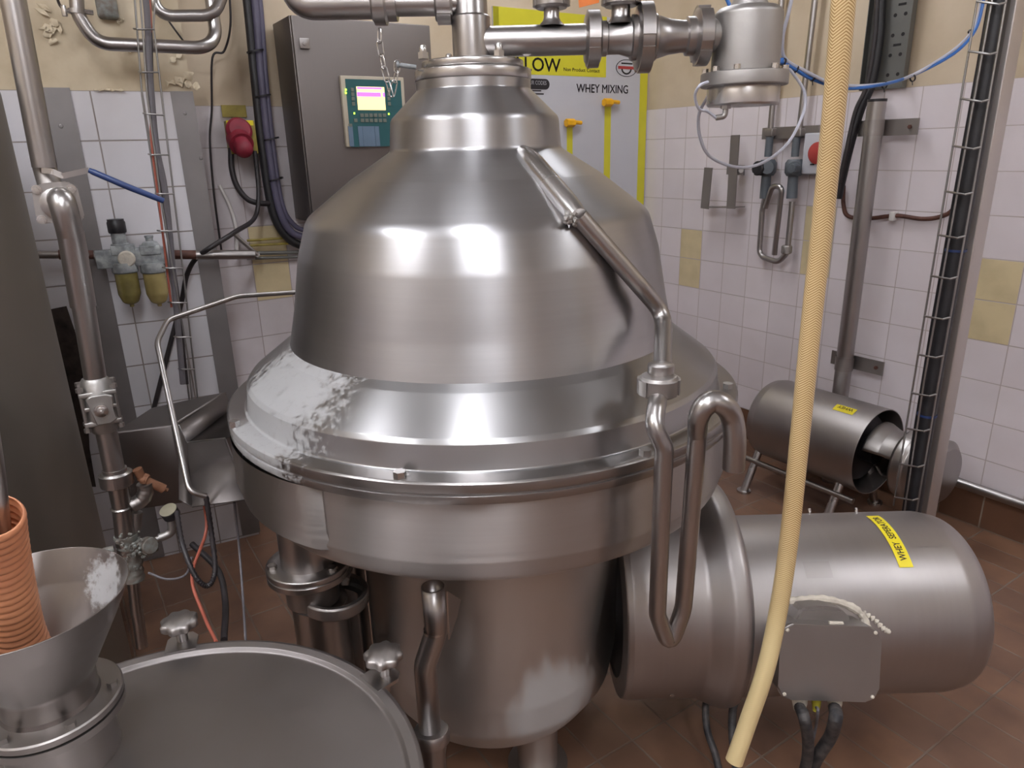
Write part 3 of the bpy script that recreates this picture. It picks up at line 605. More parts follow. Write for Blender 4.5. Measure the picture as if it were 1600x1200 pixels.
b=BM(); prism(b,rrect(cb+nb*-.004,Xb,Yb,wx,wy,.028),nb*.009); bmesh.ops.bevel(b,geom=[e for e in b.edges if abs((e.verts[0].co-e.verts[1].co).dot(nb))<1e-5],offset=.0035,segments=3,affect='EDGES'); obj('box_lid',b,'dull',tbx,sharp=50)
for sx,sy in ((-1,1),(1,1),(-1,-1),(1,-1)):
    c=cb+Xb*sx*(wx/2-.014)+Yb*sy*(wy/2-.012)+nb*.005; b=BM(); lathe(b,[(.004,0),(.004,.002),(.002,.003)],c,nb,10); obj('screw',b,'paste',tbx)
# shoulder pod from motor to box (curved top)
b=BM(); tp_=[]; 
ptsb=[(-.068,-.02),(-.066,.055),(-.05,.082),(0,.088),(.04,.083),(.062,.06),(.072,.02),(.072,-.04),(-.068,-.04)]
prism(b,[cb+nb*-.15+Xb*x+Yb*(y+.02) for x,y in ptsb],nb*.118); bmesh.ops.bevel(b,geom=b.edges[:],offset=.006,segments=2,affect='EDGES'); obj('pod',b,'dull',mo)
# white sealant bead over the pod
b=BM(); sp=spline([onm(x,y,MR+.002) for x,y in ((1232,940),(1262,936),(1300,938),(1330,948),(1347,962),(1356,985))])
tube(b,sp,.007,8,rf=lambda i,L:.0085+.002*math.sin(i*1.1)*math.sin(i*.6)); tube(b,spline([onm(x,y,MR+.001) for x,y in ((1348,957),(1366,968),(1380,982),(1390,988))]),.004,8,rf=lambda i,L:.0045+.003*math.sin(i*2.1)); obj('sealant_bead',b,'paste',mo)
b=BM(); tube(b,[cb+nb*-.008+Yb*(wy/2+.001)+Xb*x for x in (.0,.015,.03)],.004,8); obj('sealant_blob',b,'paste',tbx)
# glands and cables
gb=cb-Yb*(wy/2)
for x,m_,r_ in ((-.048,'paste',.015),(-.012,'ygland',.009),(.028,'paste',.014)):
    b=BM(); lathe(b,[(r_*.75,-.034),(r_*1.05,-.016),(r_*1.1,.006)],gb+nb*-.022+Xb*x,Yb,16); obj('gland',b,m_,tbx)
def cable(name,pts,r,m_,label,cat='cable',n=8,seg=12,group=None):
    b=BM(); tube(b,spline(pts,n),r,seg); return tag(obj(name,b,m_),label,cat,group)
G=[gb+nb*-.022+Xb*x-Yb*.026 for x in (-.048,-.012,.028)]
cable('power_cable',[G[0],Yp(1256,1120,1.15),Yp(1262,1150,1.16),Yp(1262,1180,1.18),Yp(1255,1215,1.2)],.012,'dirtycable','dirty black cable from the left gland of the terminal box')
cable('power_cable',[G[2],Yp(1306,1120,1.15),Yp(1298,1150,1.17),Yp(1276,1185,1.19),Yp(1258,1230,1.22)],.0135,'dirtycable','thick dirty black cable from the right gland of the terminal box')
cable('earth_cable',[G[1],Yp(1278,1110,1.17),Yp(1274,1140,1.2),Yp(1262,1190,1.2)],.003,'greycable','thin grey cable from the yellow gland of the terminal box')
cable('floor_cable',[Dp(1112,1075,1.50),Dp(1103,1100,1.46),Dp(1105,1140,1.42),Dp(1118,1180,1.38),Dp(1128,1225,1.33)],.0085,'dirtycable','black cable dropping to the floor left of the amber hose end')
cable('floor_cable',[Dp(1200,1030,1.52),Dp(1165,1060,1.50),Dp(1148,1095,1.46),Dp(1144,1140,1.42),Dp(1152,1215,1.33)],.0095,'dirtycable','black cable bowing behind the amber hose end')
# ================================================================ AMBER BRAIDED HOSE
hp=[Yp(x,y,d) for x,y,d in ((1321,-60,.98),(1317,10,.985),(1305,150,1.0),(1287,330,1.02),(1268,500,1.03),(1250,680,1.03),(1232,850,1.02),(1215,960,1.01),(1195,1050,.99),(1168,1130,.975),(1147,1190,.96))]
top_=V((hp[0].x+.004,hp[0].y,CZ-.005)); dl=(top_-hp[0]).length
b=BM(); tube(b,[top_]+spline(hp,10),.0148,40)
uvl=b.loops.layers.uv['tube']
for f in b.faces:
    for lp_ in f.loops: lp_[uvl].uv.y-=dl
ho=tag(obj('braided_hose',b,'hose'),'amber braided hose hanging from above in front of the motor','hose')
# ================================================================ FOREGROUND TANK, FUNNEL
TC=V((-.470,.654,0)); TR=.348; TZ=.70
tk=thing('balance_tank','low round dull-steel tank with a shallow lid in the left foreground','tank',TC)
b=BM(); lathe(b,smooth([(TR-.02,.05),(TR-.008,.06),(TR-.008,TZ-.02),(TR,TZ-.018),(TR,TZ-.006)],.002,2),TC,seg=128,close=False); obj('tank_wall',b,'dull',tk)
b=BM(); lathe(b,smooth([(TR+.002,TZ-.014),(TR+.002,TZ),(TR-.004,TZ+.002),(TR-.016,TZ),(TR-.022,TZ-.006),(.2,TZ+.004),(.1,TZ+.008),(0,TZ+.009)],{1:.002,2:.003,3:.003,4:.006,5:.2,6:.1}),TC,seg=128,close=False); obj('lid',b,'lid',tk,sharp=60)
for a_ in (40,160,280):
    c=TC+V((math.cos(math.radians(a_))*.28,math.sin(math.radians(a_))*.28,0)); b=BM(); rod(b,c,c+V((0,0,.07)),.02,20); obj('leg',b,'dull',tk)
def knob(px,py,bx,by):
    base=Zp(bx,by,TZ); d=(V((base.x,base.y,0))-TC).normalized(); base=TC+d*(TR+.018)+V((0,0,TZ)); t2=V((-d.y,d.x,0))
    b=BM(); prism(b,[base+t2*x+d*y+V((0,0,-.004)) for x,y in ((-.024,-.03),(.024,-.03),(.024,.006),(.014,.018),(-.014,.018),(-.024,.006))],V((0,0,.006))); br=obj('clamp_tab',b,'steel',tk)
    b=BM(); lathe(b,[(.007,-.03),(.007,.0),(.009,.002),(.009,.028)],base,seg=16); s_=obj('clamp_stem',b,'steel',tk)
    zc=.028; n=64; b=BM(); lo=[];mi=[];hi=[];to=[]
    for k in range(n):
        t=2*PI*k/n; r=.0285+.0022*math.cos(t*8)
        for lst,rr,z in ((lo,r*.9,zc),(mi,r,zc+.003),(hi,r,zc+.011),(to,r*.88,zc+.0145)): lst.append(b.verts.new(base+V((math.cos(t)*rr,math.sin(t)*rr,z))))
    for A_,B_ in ((lo,mi),(mi,hi),(hi,to)):
        for k in range(n): b.faces.new((A_[k],A_[(k+1)%n],B_[(k+1)%n],B_[k]))
    b.faces.new(lo[::-1]); b.faces.new(to); obj('clamp_knob',b,'dull',tk,sharp=50)
knob(285,968,285,1003); knob(597,1020,592,1060)
FC=V((-.618,.764,0)); 
fu=thing('funnel','open steel filling funnel bolted on the left of the tank lid','funnel',FC+V((0,0,.71)))
b=BM(); lathe(b,smooth([(.066,.705),(.066,.772),(.075,.776)],.003,2),FC,seg=64,close=False); obj('stub',b,'dull',fu)
b=BM(); lathe(b,[(.0,.776),(.084,.776),(.084,.786),(.0,.786)],FC,seg=80,close=False); lathe(b,[(.0,.788),(.082,.788),(.084,.790),(.084,.798),(.082,.8),(.0,.8)],FC,seg=80,close=False); obj('flange',b,'dull',fu)
b=BM(); lathe(b,smooth([(.058,.80),(.056,.806),(.057,.835),(.10,.915),(.119,.956),(.1175,.9565),(.098,.913),(.055,.836),(.054,.81)],{1:.002,2:.02,3:.05,4:.0005,5:.0005,6:.05,7:.02}),FC,seg=96,close=False); obj('cone',b,'funnel',fu,sharp=50)
for an in (-30,30,90,150,210,270):
    c=FC+V((math.cos(math.radians(an-12))*.073,math.sin(math.radians(an-12))*.073,.80)); b=BM(); hexb(b,c,(0,0,1),.007,.007,rot=.3); obj('bolt',b,'dull',fu)
b=BM(); tube(b,spline([Yp(-22,640,.63),Yp(-6,740,.65),Yp(4,830,.675)],4),.008,12); tag(obj('dip_tube',b,'steel'),'thin steel tube running into the top of the orange hose','tube')
rp_=[Yp(x,y,d) for x,y,d in ((-12,806,.66),(-3,860,.685),(12,930,.715),(32,1000,.745))]+[V((FC.x-.002,FC.y,.815))]
sp=spline(rp_,40); b=BM(); tube(b,sp,.0275,32,cap=False,rf=lambda i,L:.0262+.0026*abs(math.sin(L*PI/.0125))); tag(obj('ribbed_hose',b,'ribbed',solid=.0015),'orange ribbed hose standing in the open funnel','hose')
# ================================================================ RISER AND OUTLET PIPES
ri=thing('riser_pipe','open-topped bent steel riser pipe in front of the separator casing','pipe',Dp(675,1190,1.07))
DD=1.13
pr_=fillet([Dp(676,916,DD),Dp(682,985,DD),Dp(664,1040,DD-.01),Dp(672,1140,DD-.01)],.06)
b=BM(); tube(b,pr_,.0205,28,cap=False); obj('tube',b,'steel',ri,solid=.002)
b=BM(); lathe(b,[(.022,-.003),(.0225,0),(.022,.003)],Dp(680,984,DD),(0,0,1),28,close=False); obj('weld_ring',b,'bright',ri)
b=BM(); lathe(b,[(.026,.012),(.033,.01),(.036,.004),(.036,-.014),(.03,-.018),(.026,-.05),(.026,-.16)],Dp(674,1146,DD-.01),(.0,.12,1),36); obj('clamp_union',b,'steel',ri)
b=BM(); q=[Dp(697,925,DD),Dp(718,938,DD+.07),Dp(712,965,DD+.07),Dp(700,1000,DD)]; prism(b,q,V((.003,.002,0))); obj('bracket',b,'steel',ri)
OP=Zp(483,880,.66); OP=V((OP.x,OP.y,0))
ol=thing('outlet_pipe','wide flanged stainless outlet pipe dropping from the left of the drum','pipe',OP+V((0,0,.3)))
zo=.66
b=BM(); rod(b,OP+V((0,0,zo)),OP+V((0,0,.80)),.056,48); obj('neck',b,'steel',ol)
b=BM(); lathe(b,smooth([(.05,zo+.008),(.085,zo+.008),(.087,zo+.006),(.087,zo-.004),(.084,zo-.005),(.084,zo-.006),(.087,zo-.007),(.087,zo-.02),(.05,zo-.022)],.001,1),OP,seg=72,close=False); obj('flange',b,'steel',ol)
for an in (205,-35,60,130):
    c=OP+V((math.cos(math.radians(an))*.073,math.sin(math.radians(an))*.073,zo+.008)); b=BM(); hexb(b,c,(0,0,1),.010,.009,rot=an); obj('bolt',b,'bright',ol)
b=BM(); lathe(b,smooth([(.055,zo-.02),(.055,zo-.085),(.05,zo-.09)],.002,1),OP,seg=56,close=False); obj('spool',b,'dull',ol)
b=BM(); OP2=OP+V((.012,.0,0)); lathe(b,smooth([(.058,zo-.068),(.068,zo-.066),(.071,zo-.070),(.071,zo-.092),(.066,zo-.098),(.054,zo-.1)],.002,2),OP2,V((.06,.0,1)),64,close=False); obj('clamp_ring',b,'dull',ol)
b=BM(); tube(b,fillet([OP2+V((.0,0,zo-.09)),OP2+V((0,.0,zo-.24)),OP2+V((-.03,.10,zo-.42)),OP2+V((-.04,.16,zo-.5))],.12),.058,40); obj('elbow',b,'steel',ol)
b=BM(); c=OP+V((.075,-.01,zo-.03)); box(b,c,.016,.02,.03,bev=.004); rod(b,c+V((.008,-.02,.008)),c+V((.008,.02,.008)),.005,8); obj('clamp_screw',b,'dull',ol)
# ================================================================ LEFT: DARK TANK
e_=ray(72,450); az=math.atan2(e_.x,e_.y); RT=.5; DT=2.15; ca=az-math.asin(RT/DT); TK=V((math.sin(ca)*DT,math.cos(ca)*DT,0))
b=BM(); lathe(b,smooth([(RT-.05,.0),(RT,.04),(RT,1.64),(RT-.06,1.70),(0,1.74)],{1:.02,2:.05,3:.05}),TK,seg=128,close=False); tag(obj('storage_tank',b,'dark'),'large dark upright round tank at the left edge','tank')
# ================================================================ LEFT PROCESS LINE
DL=1.78
def DLp(x,y,d=DL): return Dp(x,y,d)
pp=thing('process_pipe','long upright stainless pipe in front of the left pier','pipe',DLp(215,930))
b=BM(); rod(b,DLp(-44,-340),DLp(70,262),.0225,32); obj('upper_pipe',b,'steel',pp)
b=BM(); tube(b,fillet([DLp(92,312,DL+.07),DLp(96,312,DL-.06),DLp(107,352,DL-.05),DLp(118,400,DL-.03)],.05),.025,28); obj('elbow',b,'steel',pp)
b=BM(); rod(b,DLp(110,362,DL-.045),DLp(130,478,DL-.02),.0250,32); rod(b,DLp(130,476,DL-.02),DLp(149,592,DL),.0225,32); obj('middle_pipe',b,'steel',pp)
b=BM(); rod(b,DLp(165,668),DLp(180,742),.0225,32); obj('short_pipe',b,'steel',pp)
b=BM(); a_=DLp(182,748); ax_=(DLp(184,740)-DLp(196,800)).normalized(); nut(b,a_,ax_,.036,.028,rot=.4,w=.15,depth=.96); rod(b,a_+ax_*.016,a_+ax_*.026,.026,28); obj('union_nut',b,'steel',pp)
b=BM(); tube(b,[DLp(184,752),DLp(190,790),DLp(198,850),DLp(203,880)],.03,28,rf=lambda i,L:(.024,.021,.024,.024)[i]); lathe(b,[(.022,-.003),(.0245,0),(.022,.003)],DLp(190,793),ax_,28); obj('lower_pipe',b,'steel',pp)
b=BM(); rod(b,DLp(208,905),DLp(214,960),.014,20); rod(b,DLp(214,955),DLp(222,1010),.014,20); obj('drop_pipe',b,'steel',pp)
# square flanged lever valve
lv=thing('lever_valve','square four-bolt steel valve with a blue-grip lever on the left pipe','valve',DLp(90,315))
nv=(O-DLp(90,315)); nv.z*=.6; nv.normalize(); xv=nv.cross(V((0,0,1))).normalized()*-1; yv=nv.cross(xv); yv=yv if yv.z>0 else -yv
cv=DLp(90,315); sc_=1/FPX*(cv-O).length
def vpt(px,py,n_=0): return hit(px,py,cv+nv*n_,nv)
b=BM(); prism(b,[vpt(x,y,.006) for x,y in ((50,298),(62,287),(104,283),(120,292),(132,338),(122,350),(108,345),(80,345),(66,350),(56,338))],nv*.02); bmesh.ops.bevel(b,geom=b.edges[:],offset=.003,segments=2,affect='EDGES'); obj('flange_plate',b,'dull',lv)
b=BM(); lathe(b,[(.027,-.02),(.031,.026),(.031,.034),(.026,.036)],vpt(90,318),nv,32); obj('hub',b,'steel',lv)
for x,y in ((57,296),(111,295),(65,343),(120,342)):
    c=vpt(x,y,.026); b=BM(); lathe(b,[(.0088,0),(.0088,.003)],c,nv,20); hexb(b,c+nv*.002,nv,.0068,.007); lathe(b,[(.004,.008),(.0035,.012)],c,nv,12); obj('bolt',b,'bright',lv)
b=BM(); rod(b,vpt(70,262,-.02),vpt(78,290,-.01),.022,24); rod(b,vpt(72,270,.0),vpt(68,250,.0),.010,16); obj('bonnet',b,'dull',lv)
b=BM(); hp_=[vpt(66,266,.02),vpt(82,268,.028),vpt(98,275,.03),vpt(120,270,.035),vpt(138,266,.04)]
for p,q in zip(hp_,hp_[1:]):
    d=(q-p).normalized(); s_=nv.cross(d).normalized(); box(b,(p+q)/2,(q-p).length+.003,.003,.011,d,nv,s_)
obj('lever',b,'steel',lv)
b=BM(); tube(b,[vpt(139,266,.04),vpt(146,269,.042),vpt(200,292,.05),vpt(256,314,.055)],.0065,12,rf=lambda i,L:(.005,.0062,.0066,.006)[i]); obj('lever_grip',b,'bluegrip',lv)
# three-piece ball valve
bv=thing('ball_valve','three-piece cast steel ball valve on the left pipe below the pier break','valve',DLp(158,668))
cv2=DLp(156,632); axv=(DLp(149,592)-DLp(165,670)).normalized(); nv2=(O-cv2); nv2-=axv*nv2.dot(axv); nv2.normalize(); xv2=axv.cross(nv2).normalized()
if xv2.x<0: xv2=-xv2
K=.76
def b2(bm,x,y,z,sx,sy,sz,bev=.003): box(bm,cv2+xv2*x*K+axv*y+nv2*z*K,sx*K,sy,sz*K,xv2,axv,nv2,bev)
b=BM(); lathe(b,[(r_*.74,h_) for r_,h_ in ((.034,-.064),(.042,-.055),(.044,-.04),(.05,-.03),(.05,.03),(.044,.04),(.042,.055),(.034,.064))],cv2,axv,10); obj('body',b,'cast',bv)
b=BM()
for y in (-.035,.033): b2(b,0,y,0,.098,.012,.082)
b2(b,0,0,0,.094,.010,.078); obj('end_plates',b,'cast',bv)
for sx in (-1,1):
    for sz in (-1,1):
        b=BM(); c=cv2+xv2*sx*.033+nv2*sz*.026; rod(b,c-axv*.05,c+axv*.05,.0042,10); hexb(b,c-axv*.052,axv,.0075,.009); hexb(b,c+axv*.042,axv,.0075,.009); obj('tie_bolt',b,'dull',bv)
b=BM(); prism(b,[cv2+xv2*x*K+axv*y+nv2*.036 for x,y in ((-.034,.026),(-.02,.034),(.02,.034),(.036,.028),(.028,.0),(.036,-.026),(.018,-.034),(-.018,-.034),(-.024,0))],nv2*.010); bmesh.ops.bevel(b,geom=b.edges[:],offset=.002,segments=1,affect='EDGES'); obj('mounting_pad',b,'cast',bv)
b=BM(); lathe(b,[(.014,.047),(.014,.053),(.009,.054),(.009,.059),(.0045,.06),(.0045,.068),(0,.069)],cv2,nv2,20,close=False); obj('stem',b,'bright',bv)
for y in (-.06,.06):
    b=BM(); lathe(b,[(.023,-.002),(.0265,0),(.023,.002)],cv2+axv*y,axv,32,close=False); obj('weld_ring',b,'bright',bv)
# corroded lower valve, gauge, rusty cock
cr=thing('corroded_valve','lumpy limescaled brass valve at the foot of the left pipe','valve',DLp(208,905))
b=BM(); 
def lump(bm,pts,r,amp,seg=20):
    sp=spline(pts,6); tube(bm,sp,r,seg,rf=lambda i,L:r*(1+amp*math.sin(i*1.9)+amp*.6*math.sin(i*.77+1)))
lump(b,[DLp(196,835),DLp(201,860),DLp(206,885),DLp(208,905)],.025,.06); lump(b,[DLp(205,850),DLp(225,858),DLp(240,848)],.021,.10)
for k in range(36):
    u_=random.random(); dv=V((random.uniform(-1,1),random.uniform(-1,.2),random.uniform(-.5,.5))).normalized(); c=DLp(197,838).lerp(DLp(207,896),u_)+dv*.0245; rs=.0025+.0035*random.random(); bmesh.ops.create_icosphere(b,subdivisions=1,radius=rs,matrix=Matrix.Translation(c))
    v_=random.random(); c=DLp(182+45*random.random(),828+45*random.random(),DL-.03-.02*random.random()); bmesh.ops.create_icosphere(b,subdivisions=1,radius=.002+.0035*random.random(),matrix=Matrix.Translation(c))
obj('body',b,'verdigris',cr)
b=BM(); nut(b,DLp(232,853,DL-.03),V((.8,-.5,.2)),.022,.014,slots=6,rot=0); obj('side_nut',b,'verdigris',cr)
b=BM(); c=DLp(178,858,DL-.02); rod(b,c,c+V((-.02,-.01,0)),.009,12); obj('side_plug',b,'verdigris',cr)
b=BM(); lump(b,[DLp(206,790),DLp(222,780),DLp(228,765),DLp(226,755)],.018,.03); lump(b,[DLp(214,800),DLp(212,830)],.012,.03); tag(obj('check_valve',b,'dull'),'bulbous dirty steel check valve joined to the right of the left pipe','valve')
b=BM(); tube(b,fillet([DLp(214,733),DLp(222,748),DLp(256,764)],.02),.011,14,rf=lambda i,L:.0100+.0015*(i%3==0)); nut(b,DLp(226,748),V((.8,0,-.3)),.0135,.010,slots=6); rod(b,DLp(254,763),DLp(262,766),.005,10); tag(obj('rusty_cock',b,'rust'),'rust-brown drain cock sticking out to the right of the left pipe','valve')
pg=thing('pressure_gauge','black-rimmed round gauge on a steel elbow beside the corroded valve','gauge',DLp(265,830))
b=BM(); tube(b,fillet([DLp(232,850),DLp(250,840),DLp(270,832),DLp(268,812)],.025),.010,16,rf=lambda i,L:.007 if i<3 else .0105); obj('elbow',b,'cast',pg)
gx=V((-.1,-.45,1)).normalized(); gc=DLp(265,800)
b=BM(); lathe(b,[(.016,-.018),(.0205,-.013),(.0205,.006),(.019,.008)],gc,gx,32); obj('case',b,'blackcap',pg)
b=BM(); lathe(b,[(.0203,.008),(.0203,.0095),(0,.0095)],gc,gx,32,close=False); obj('face',b,'capface',pg)
# ================================================================ CHUTE AND HANDRAIL TUBE
ct=thing('discharge_chute','dark sheet-steel discharge chute on the left side of the separator','chute',Zp(260,760,.4))
zc=.705
top=[Zp(176,676,zc),Zp(268,665,zc),Zp(352,612,zc),Zp(236,637,zc)]
b=BM(); prism(b,[V((p.x,p.y,zc)) for p in top],V((0,0,-.26))); bmesh.ops.bevel(b,geom=b.edges[:],offset=.004,segments=1,affect='EDGES'); obj('hood_box',b,'chute',ct)
b=BM()
def quadm(bm,pts): bm.faces.new([bm.verts.new(V(p)) for p in pts])
f1,f2,f3,f4=Zp(292,693,.66),Zp(352,686,.66),Dp(388,780,1.47),Dp(300,792,1.55)
quadm(b,[f1,f2,f3,f4]); obj('front_plate',b,'chute',ct,solid=.003)
b=BM(); quadm(b,[Zp(279,664,.703),f1,f4,Dp(280,780,1.62)]); quadm(b,[Zp(279,664,.703),Zp(352,612,.703),Zp(360,640,.66),f1]); quadm(b,[f1,Zp(360,640,.64),Dp(392,668,1.68),f2]); obj('side_plate',b,'chute',ct,solid=.003)
b=BM(); tube(b,[Zp(279,664,.705),f1+V((0,0,.003)),f2+V((0,0,.003)),f3],.0022,6); obj('rolled_edge',b,'steel',ct)
dd=1.62
b=BM(); ve=Dp(475,456,2.06); vd=V((ve.x-AX.x,ve.y-AX.y,0)).normalized(); tube(b,fillet([V((AX.x,AX.y,ve.z+.03))+vd*.40,ve,Dp(370,463,2.0),Dp(262,500,1.85),Dp(245,535,1.8),Dp(296,768,1.5),Dp(322,775,1.5)],{1:.03,2:.08,3:.05,4:.06,5:.05}),.0062,14); tag(obj('vent_tube',b,'steel'),'thin bent steel tube arching from behind the hood down past the chute','tube')
sp=spline([Dp(322,776,1.5),Dp(330,830,1.5),Dp(336,890,1.47),Dp(325,915,1.45),Dp(305,900,1.45),Dp(285,850,1.5),Dp(276,800,1.6)],14)
b=BM(); tube(b,sp,.0052,12,rf=lambda i,L:.0049+.0011*(i%2)); tag(obj('spiral_hose',b,'blackcable'),'dirty spiral hose drooping beneath the chute','hose')
cable('orange_cable',[Dp(318,780,1.62),Dp(322,830,1.6),Dp(300,900,1.5),Dp(318,960,1.4),Dp(338,1003,1.3)],.0035,'orange','orange cable rising from behind the tank lid below the chute')
cable('black_cable',[Dp(300,850,1.8),Dp(340,890,1.7),Dp(352,940,1.6),Dp(350,1000,1.45)],.0075,'blackcable','black cable lying on the floor tiles behind the tank lid')
cable('grey_cable',[Dp(366,785,1.6),Dp(374,860,1.6),Dp(380,940,1.5),Dp(384,1002,1.35)],.0028,'greycable','thin grey cable hanging from the right corner of the chute')
cable('grey_cable',[Dp(232,895,1.75),Dp(262,905,1.72),Dp(290,898,1.7),Dp(300,870,1.7)],.003,'greycable','thin grey cable drooping beside the corroded valve')
cable('grey_cable',[Dp(536,955,1.6),Dp(540,1000,1.55),Dp(548,1045,1.5)],.003,'greycable','thin grey cable on the floor between outlet pipe and frame post')
# ================================================================ LEFT WIRE TRAY
wt=thing('wire_cable_tray','narrow wire cable tray with cables hung in front of the left pier','cable tray',WP(300,620,.05))
OF=.05
def line3(bm,pts,r,off,seg=6,fn=WP): tube(bm,[fn(x,y,off) for x,y in pts],r,seg)
for pl_,off in (([(163,-350),(209,-20),(222,150),(244,300),(262,410),(288,560),(296,625)],.20),([(172,-350),(218,-20),(230,150),(250,300),(270,420),(294,560),(300,625)],.255),([(197,-350),(243,-20),(240,42),(255,170),(271,300),(287,430),(305,590),(309,625)],.255)):
    b=BM(); line3(b,pl_,.0028,off); obj('wire',b,'galv',wt)
for (x1,y1,x2,y2) in ((215,46,241,46),(223,113,248,113),(230,178,256,180),(238,242,264,242),(249,303,271,303),(252,361,278,361),(260,419,285,419),(269,473,292,473),(278,527,299,527),(285,577,304,577)):
    b=BM(); tube(b,[WP(x1-6,y1-1,.202),WP(x1,y1,.256),WP((x1+x2)/2,(y1+y2)/2,.262),WP(x2,y2,.256)],.0028,6); obj('rung',b,'galv',wt)
for pl_,r_,m_,lab in (([(180,-350),(226,-20),(233,100),(243,220),(258,300),(270,420),(286,600)],.0095,'greycable','thick grey cable running down inside the left wire tray'),([(186,-350),(232,-20),(234,80),(236,170),(237,225),(250,330),(262,430),(268,480)],.0035,'orange','thin orange cable inside the left wire tray'),([(184,-350),(230,-20),(238,150),(252,300),(276,450),(292,600)],.006,'blackcable','slim dark cable inside the left wire tray')):
    b=BM(); tube(b,spline([WP(x,y,.23 if m_!='blackcable' else .215) for x,y in pl_],5),r_,10); tag(obj('tray_cable',b,m_),lab,'cable')
# top-left pipe loops
b=BM(); tube(b,fillet([WP(117,-40,.16),WP(121,22,.16),WP(150,68,.16),WP(320,75,.16),WP(338,58,.12),WP(326,-30,.1)],.08),.0195,22); tag(obj('loop_pipe',b,'steel'),'lower U-shaped stainless pipe crossing above the left pier tiles','pipe')
b=BM(); tube(b,fillet([WP(234,-30,.12),WP(246,25,.13),WP(336,24,.13),WP(356,-30,.1)],.07),.0175,22); tag(obj('loop_pipe',b,'steel'),'upper U-shaped stainless pipe crossing above the left pier tiles','pipe')
cl=thing('pipe_clamp','steel clamp with a wing bolt round the upper left loop pipe','clamp',WP(122,20,.16))
b=BM(); lathe(b,[(.0195,-.006),(.024,-.006),(.024,.006),(.0195,.006)],WP(120,18,.16),(.05,0,1),24,close=False); obj('band',b,'steel',cl)
b=BM(); rod(b,WP(98,17,.17),WP(110,18,.17),.006,8); box(b,WP(100,17,.175),.012,.01,.03,bev=.002); rod(b,WP(132,18,.17),WP(146,20,.17),.007,8); obj('wing_bolt',b,'bright',cl)
b=BM(); box(b,WP(166,5,.02),.06,.04,.09,PB,NP,bev=.01); tag(obj('wall_bracket',b,'verdigris'),'corroded bracket stub at the top of the left pier','bracket')
cable('black_cable',[WP(88,-10,.1),WP(92,5,.12),WP(98,14,.14),WP(104,24,.15)],.004,'blackcable','short black cable looping by the pipe clamp')
cable('black_cable',[WB(358,-20,.1),WB(360,40,.08),WB(350,80,.05),WB(332,90,.05),WB(331,170,.03),WB(328,220,.03),WB(334,300,.03),WB(346,392,.03)],.004,'blackcable','black cable hanging down the side of the left pier')
cable('black_cable',[WP(240,-10,.05),WP(262,30,.03),WP(285,62,.03),WP(300,82,.03)],.003,'blackcable','thin black cable running diagonally across the pier paint')
# ================================================================ AIR FILTER / REGULATOR
fr=thing('air_regulator','twin-bowl air filter and regulator with a black knob on the left pier','regulator',WP(200,470,.09))
ph=lambda x,y,o_=.09: WP(x,y,o_)
for (x1,x2,r_,m_) in ((56,92,.0125,'dull'),(92,112,.0155,'copper'),(112,146,.014,'copper'),(272,306,.0155,'copper'),(306,398,.0165,'steel')):
    b=BM(); rod(b,ph(x1,398),ph(x2,398),r_,18); obj('air_pipe',b,m_,fr)
def wbox(bm,x1,y1,x2,y2,off,dp,bev=.003):
    a_,c_=WP(x1,y1,off),WP(x2,y2,off); s_=abs((c_-a_).dot(PB)); h_=abs(a_.z-c_.z); box(bm,(a_+c_)/2,s_,dp,h_,PB,NP,V((0,0,1)),bev)
b=BM(); wbox(b,147,392,262,411,.09,.04); wbox(b,172,384,212,396,.09,.05); wbox(b,217,384,252,396,.09,.05); obj('head',b,'zinc',fr)
for x,m_,nm in ((196,'bowl_y','bowl'),(240,'bowl_y2','bowl')):
    c=ph(x,424); b=BM(); lathe(b,[(.038,.03),(.040,.0),(.037,-.004)],c,(0,0,1),28); obj('bowl_collar',b,'zinc',fr)
    b=BM(); lathe(b,smooth([(.035,0),(.035,-.075),(.024,-.105),(.007,-.112),(.007,-.12),(0,-.12)],{1:.03,2:.02}),c,(0,0,1),28,close=False); obj(nm,b,m_,fr)
c=ph(188,384); b=BM(); lathe(b,[(.028,0),(.028,.006),(.022,.008),(.022,.042)],c,(0,0,1),24); obj('spring_housing',b,'zinc',fr)
b=BM(); lathe(b,[(.026,.042),(.0275,.046),(.0275,.076),(.025,.080),(.025,.086),(0,.087)],c,(0,0,1),24,close=False); obj('adjusting_knob',b,'blackcap',fr)
b=BM(); lathe(b,[(.026,0),(.026,.012),(.022,.016)],WP(198,404,.11),NP,24); obj('dial',b,'paste',fr)
c=ph(235,384); b=BM(); lathe(b,[(.03,0),(.022,.012),(.012,.016),(.012,.026),(.014,.028),(.014,.034)],c,(0,0,1),20); obj('oil_filler',b,'zinc',fr)
b=BM(); rod(b,WP(150,398,.004),WP(150,398,.09),.01,10); obj('wall_stay',b,'dull',fr)
cable('black_cable',[WB(398,236,.08),WB(404,300,.1),WB(398,340,.15),WP(368,362,.05),WP(330,386,.12),WP(306,404,.07),WP(292,430,.03),WP(284,470,.02),WP(268,530,.015),WP(240,640,.015)],.0085,'blackcable','black cable from the red plug looping down behind the air pipe')
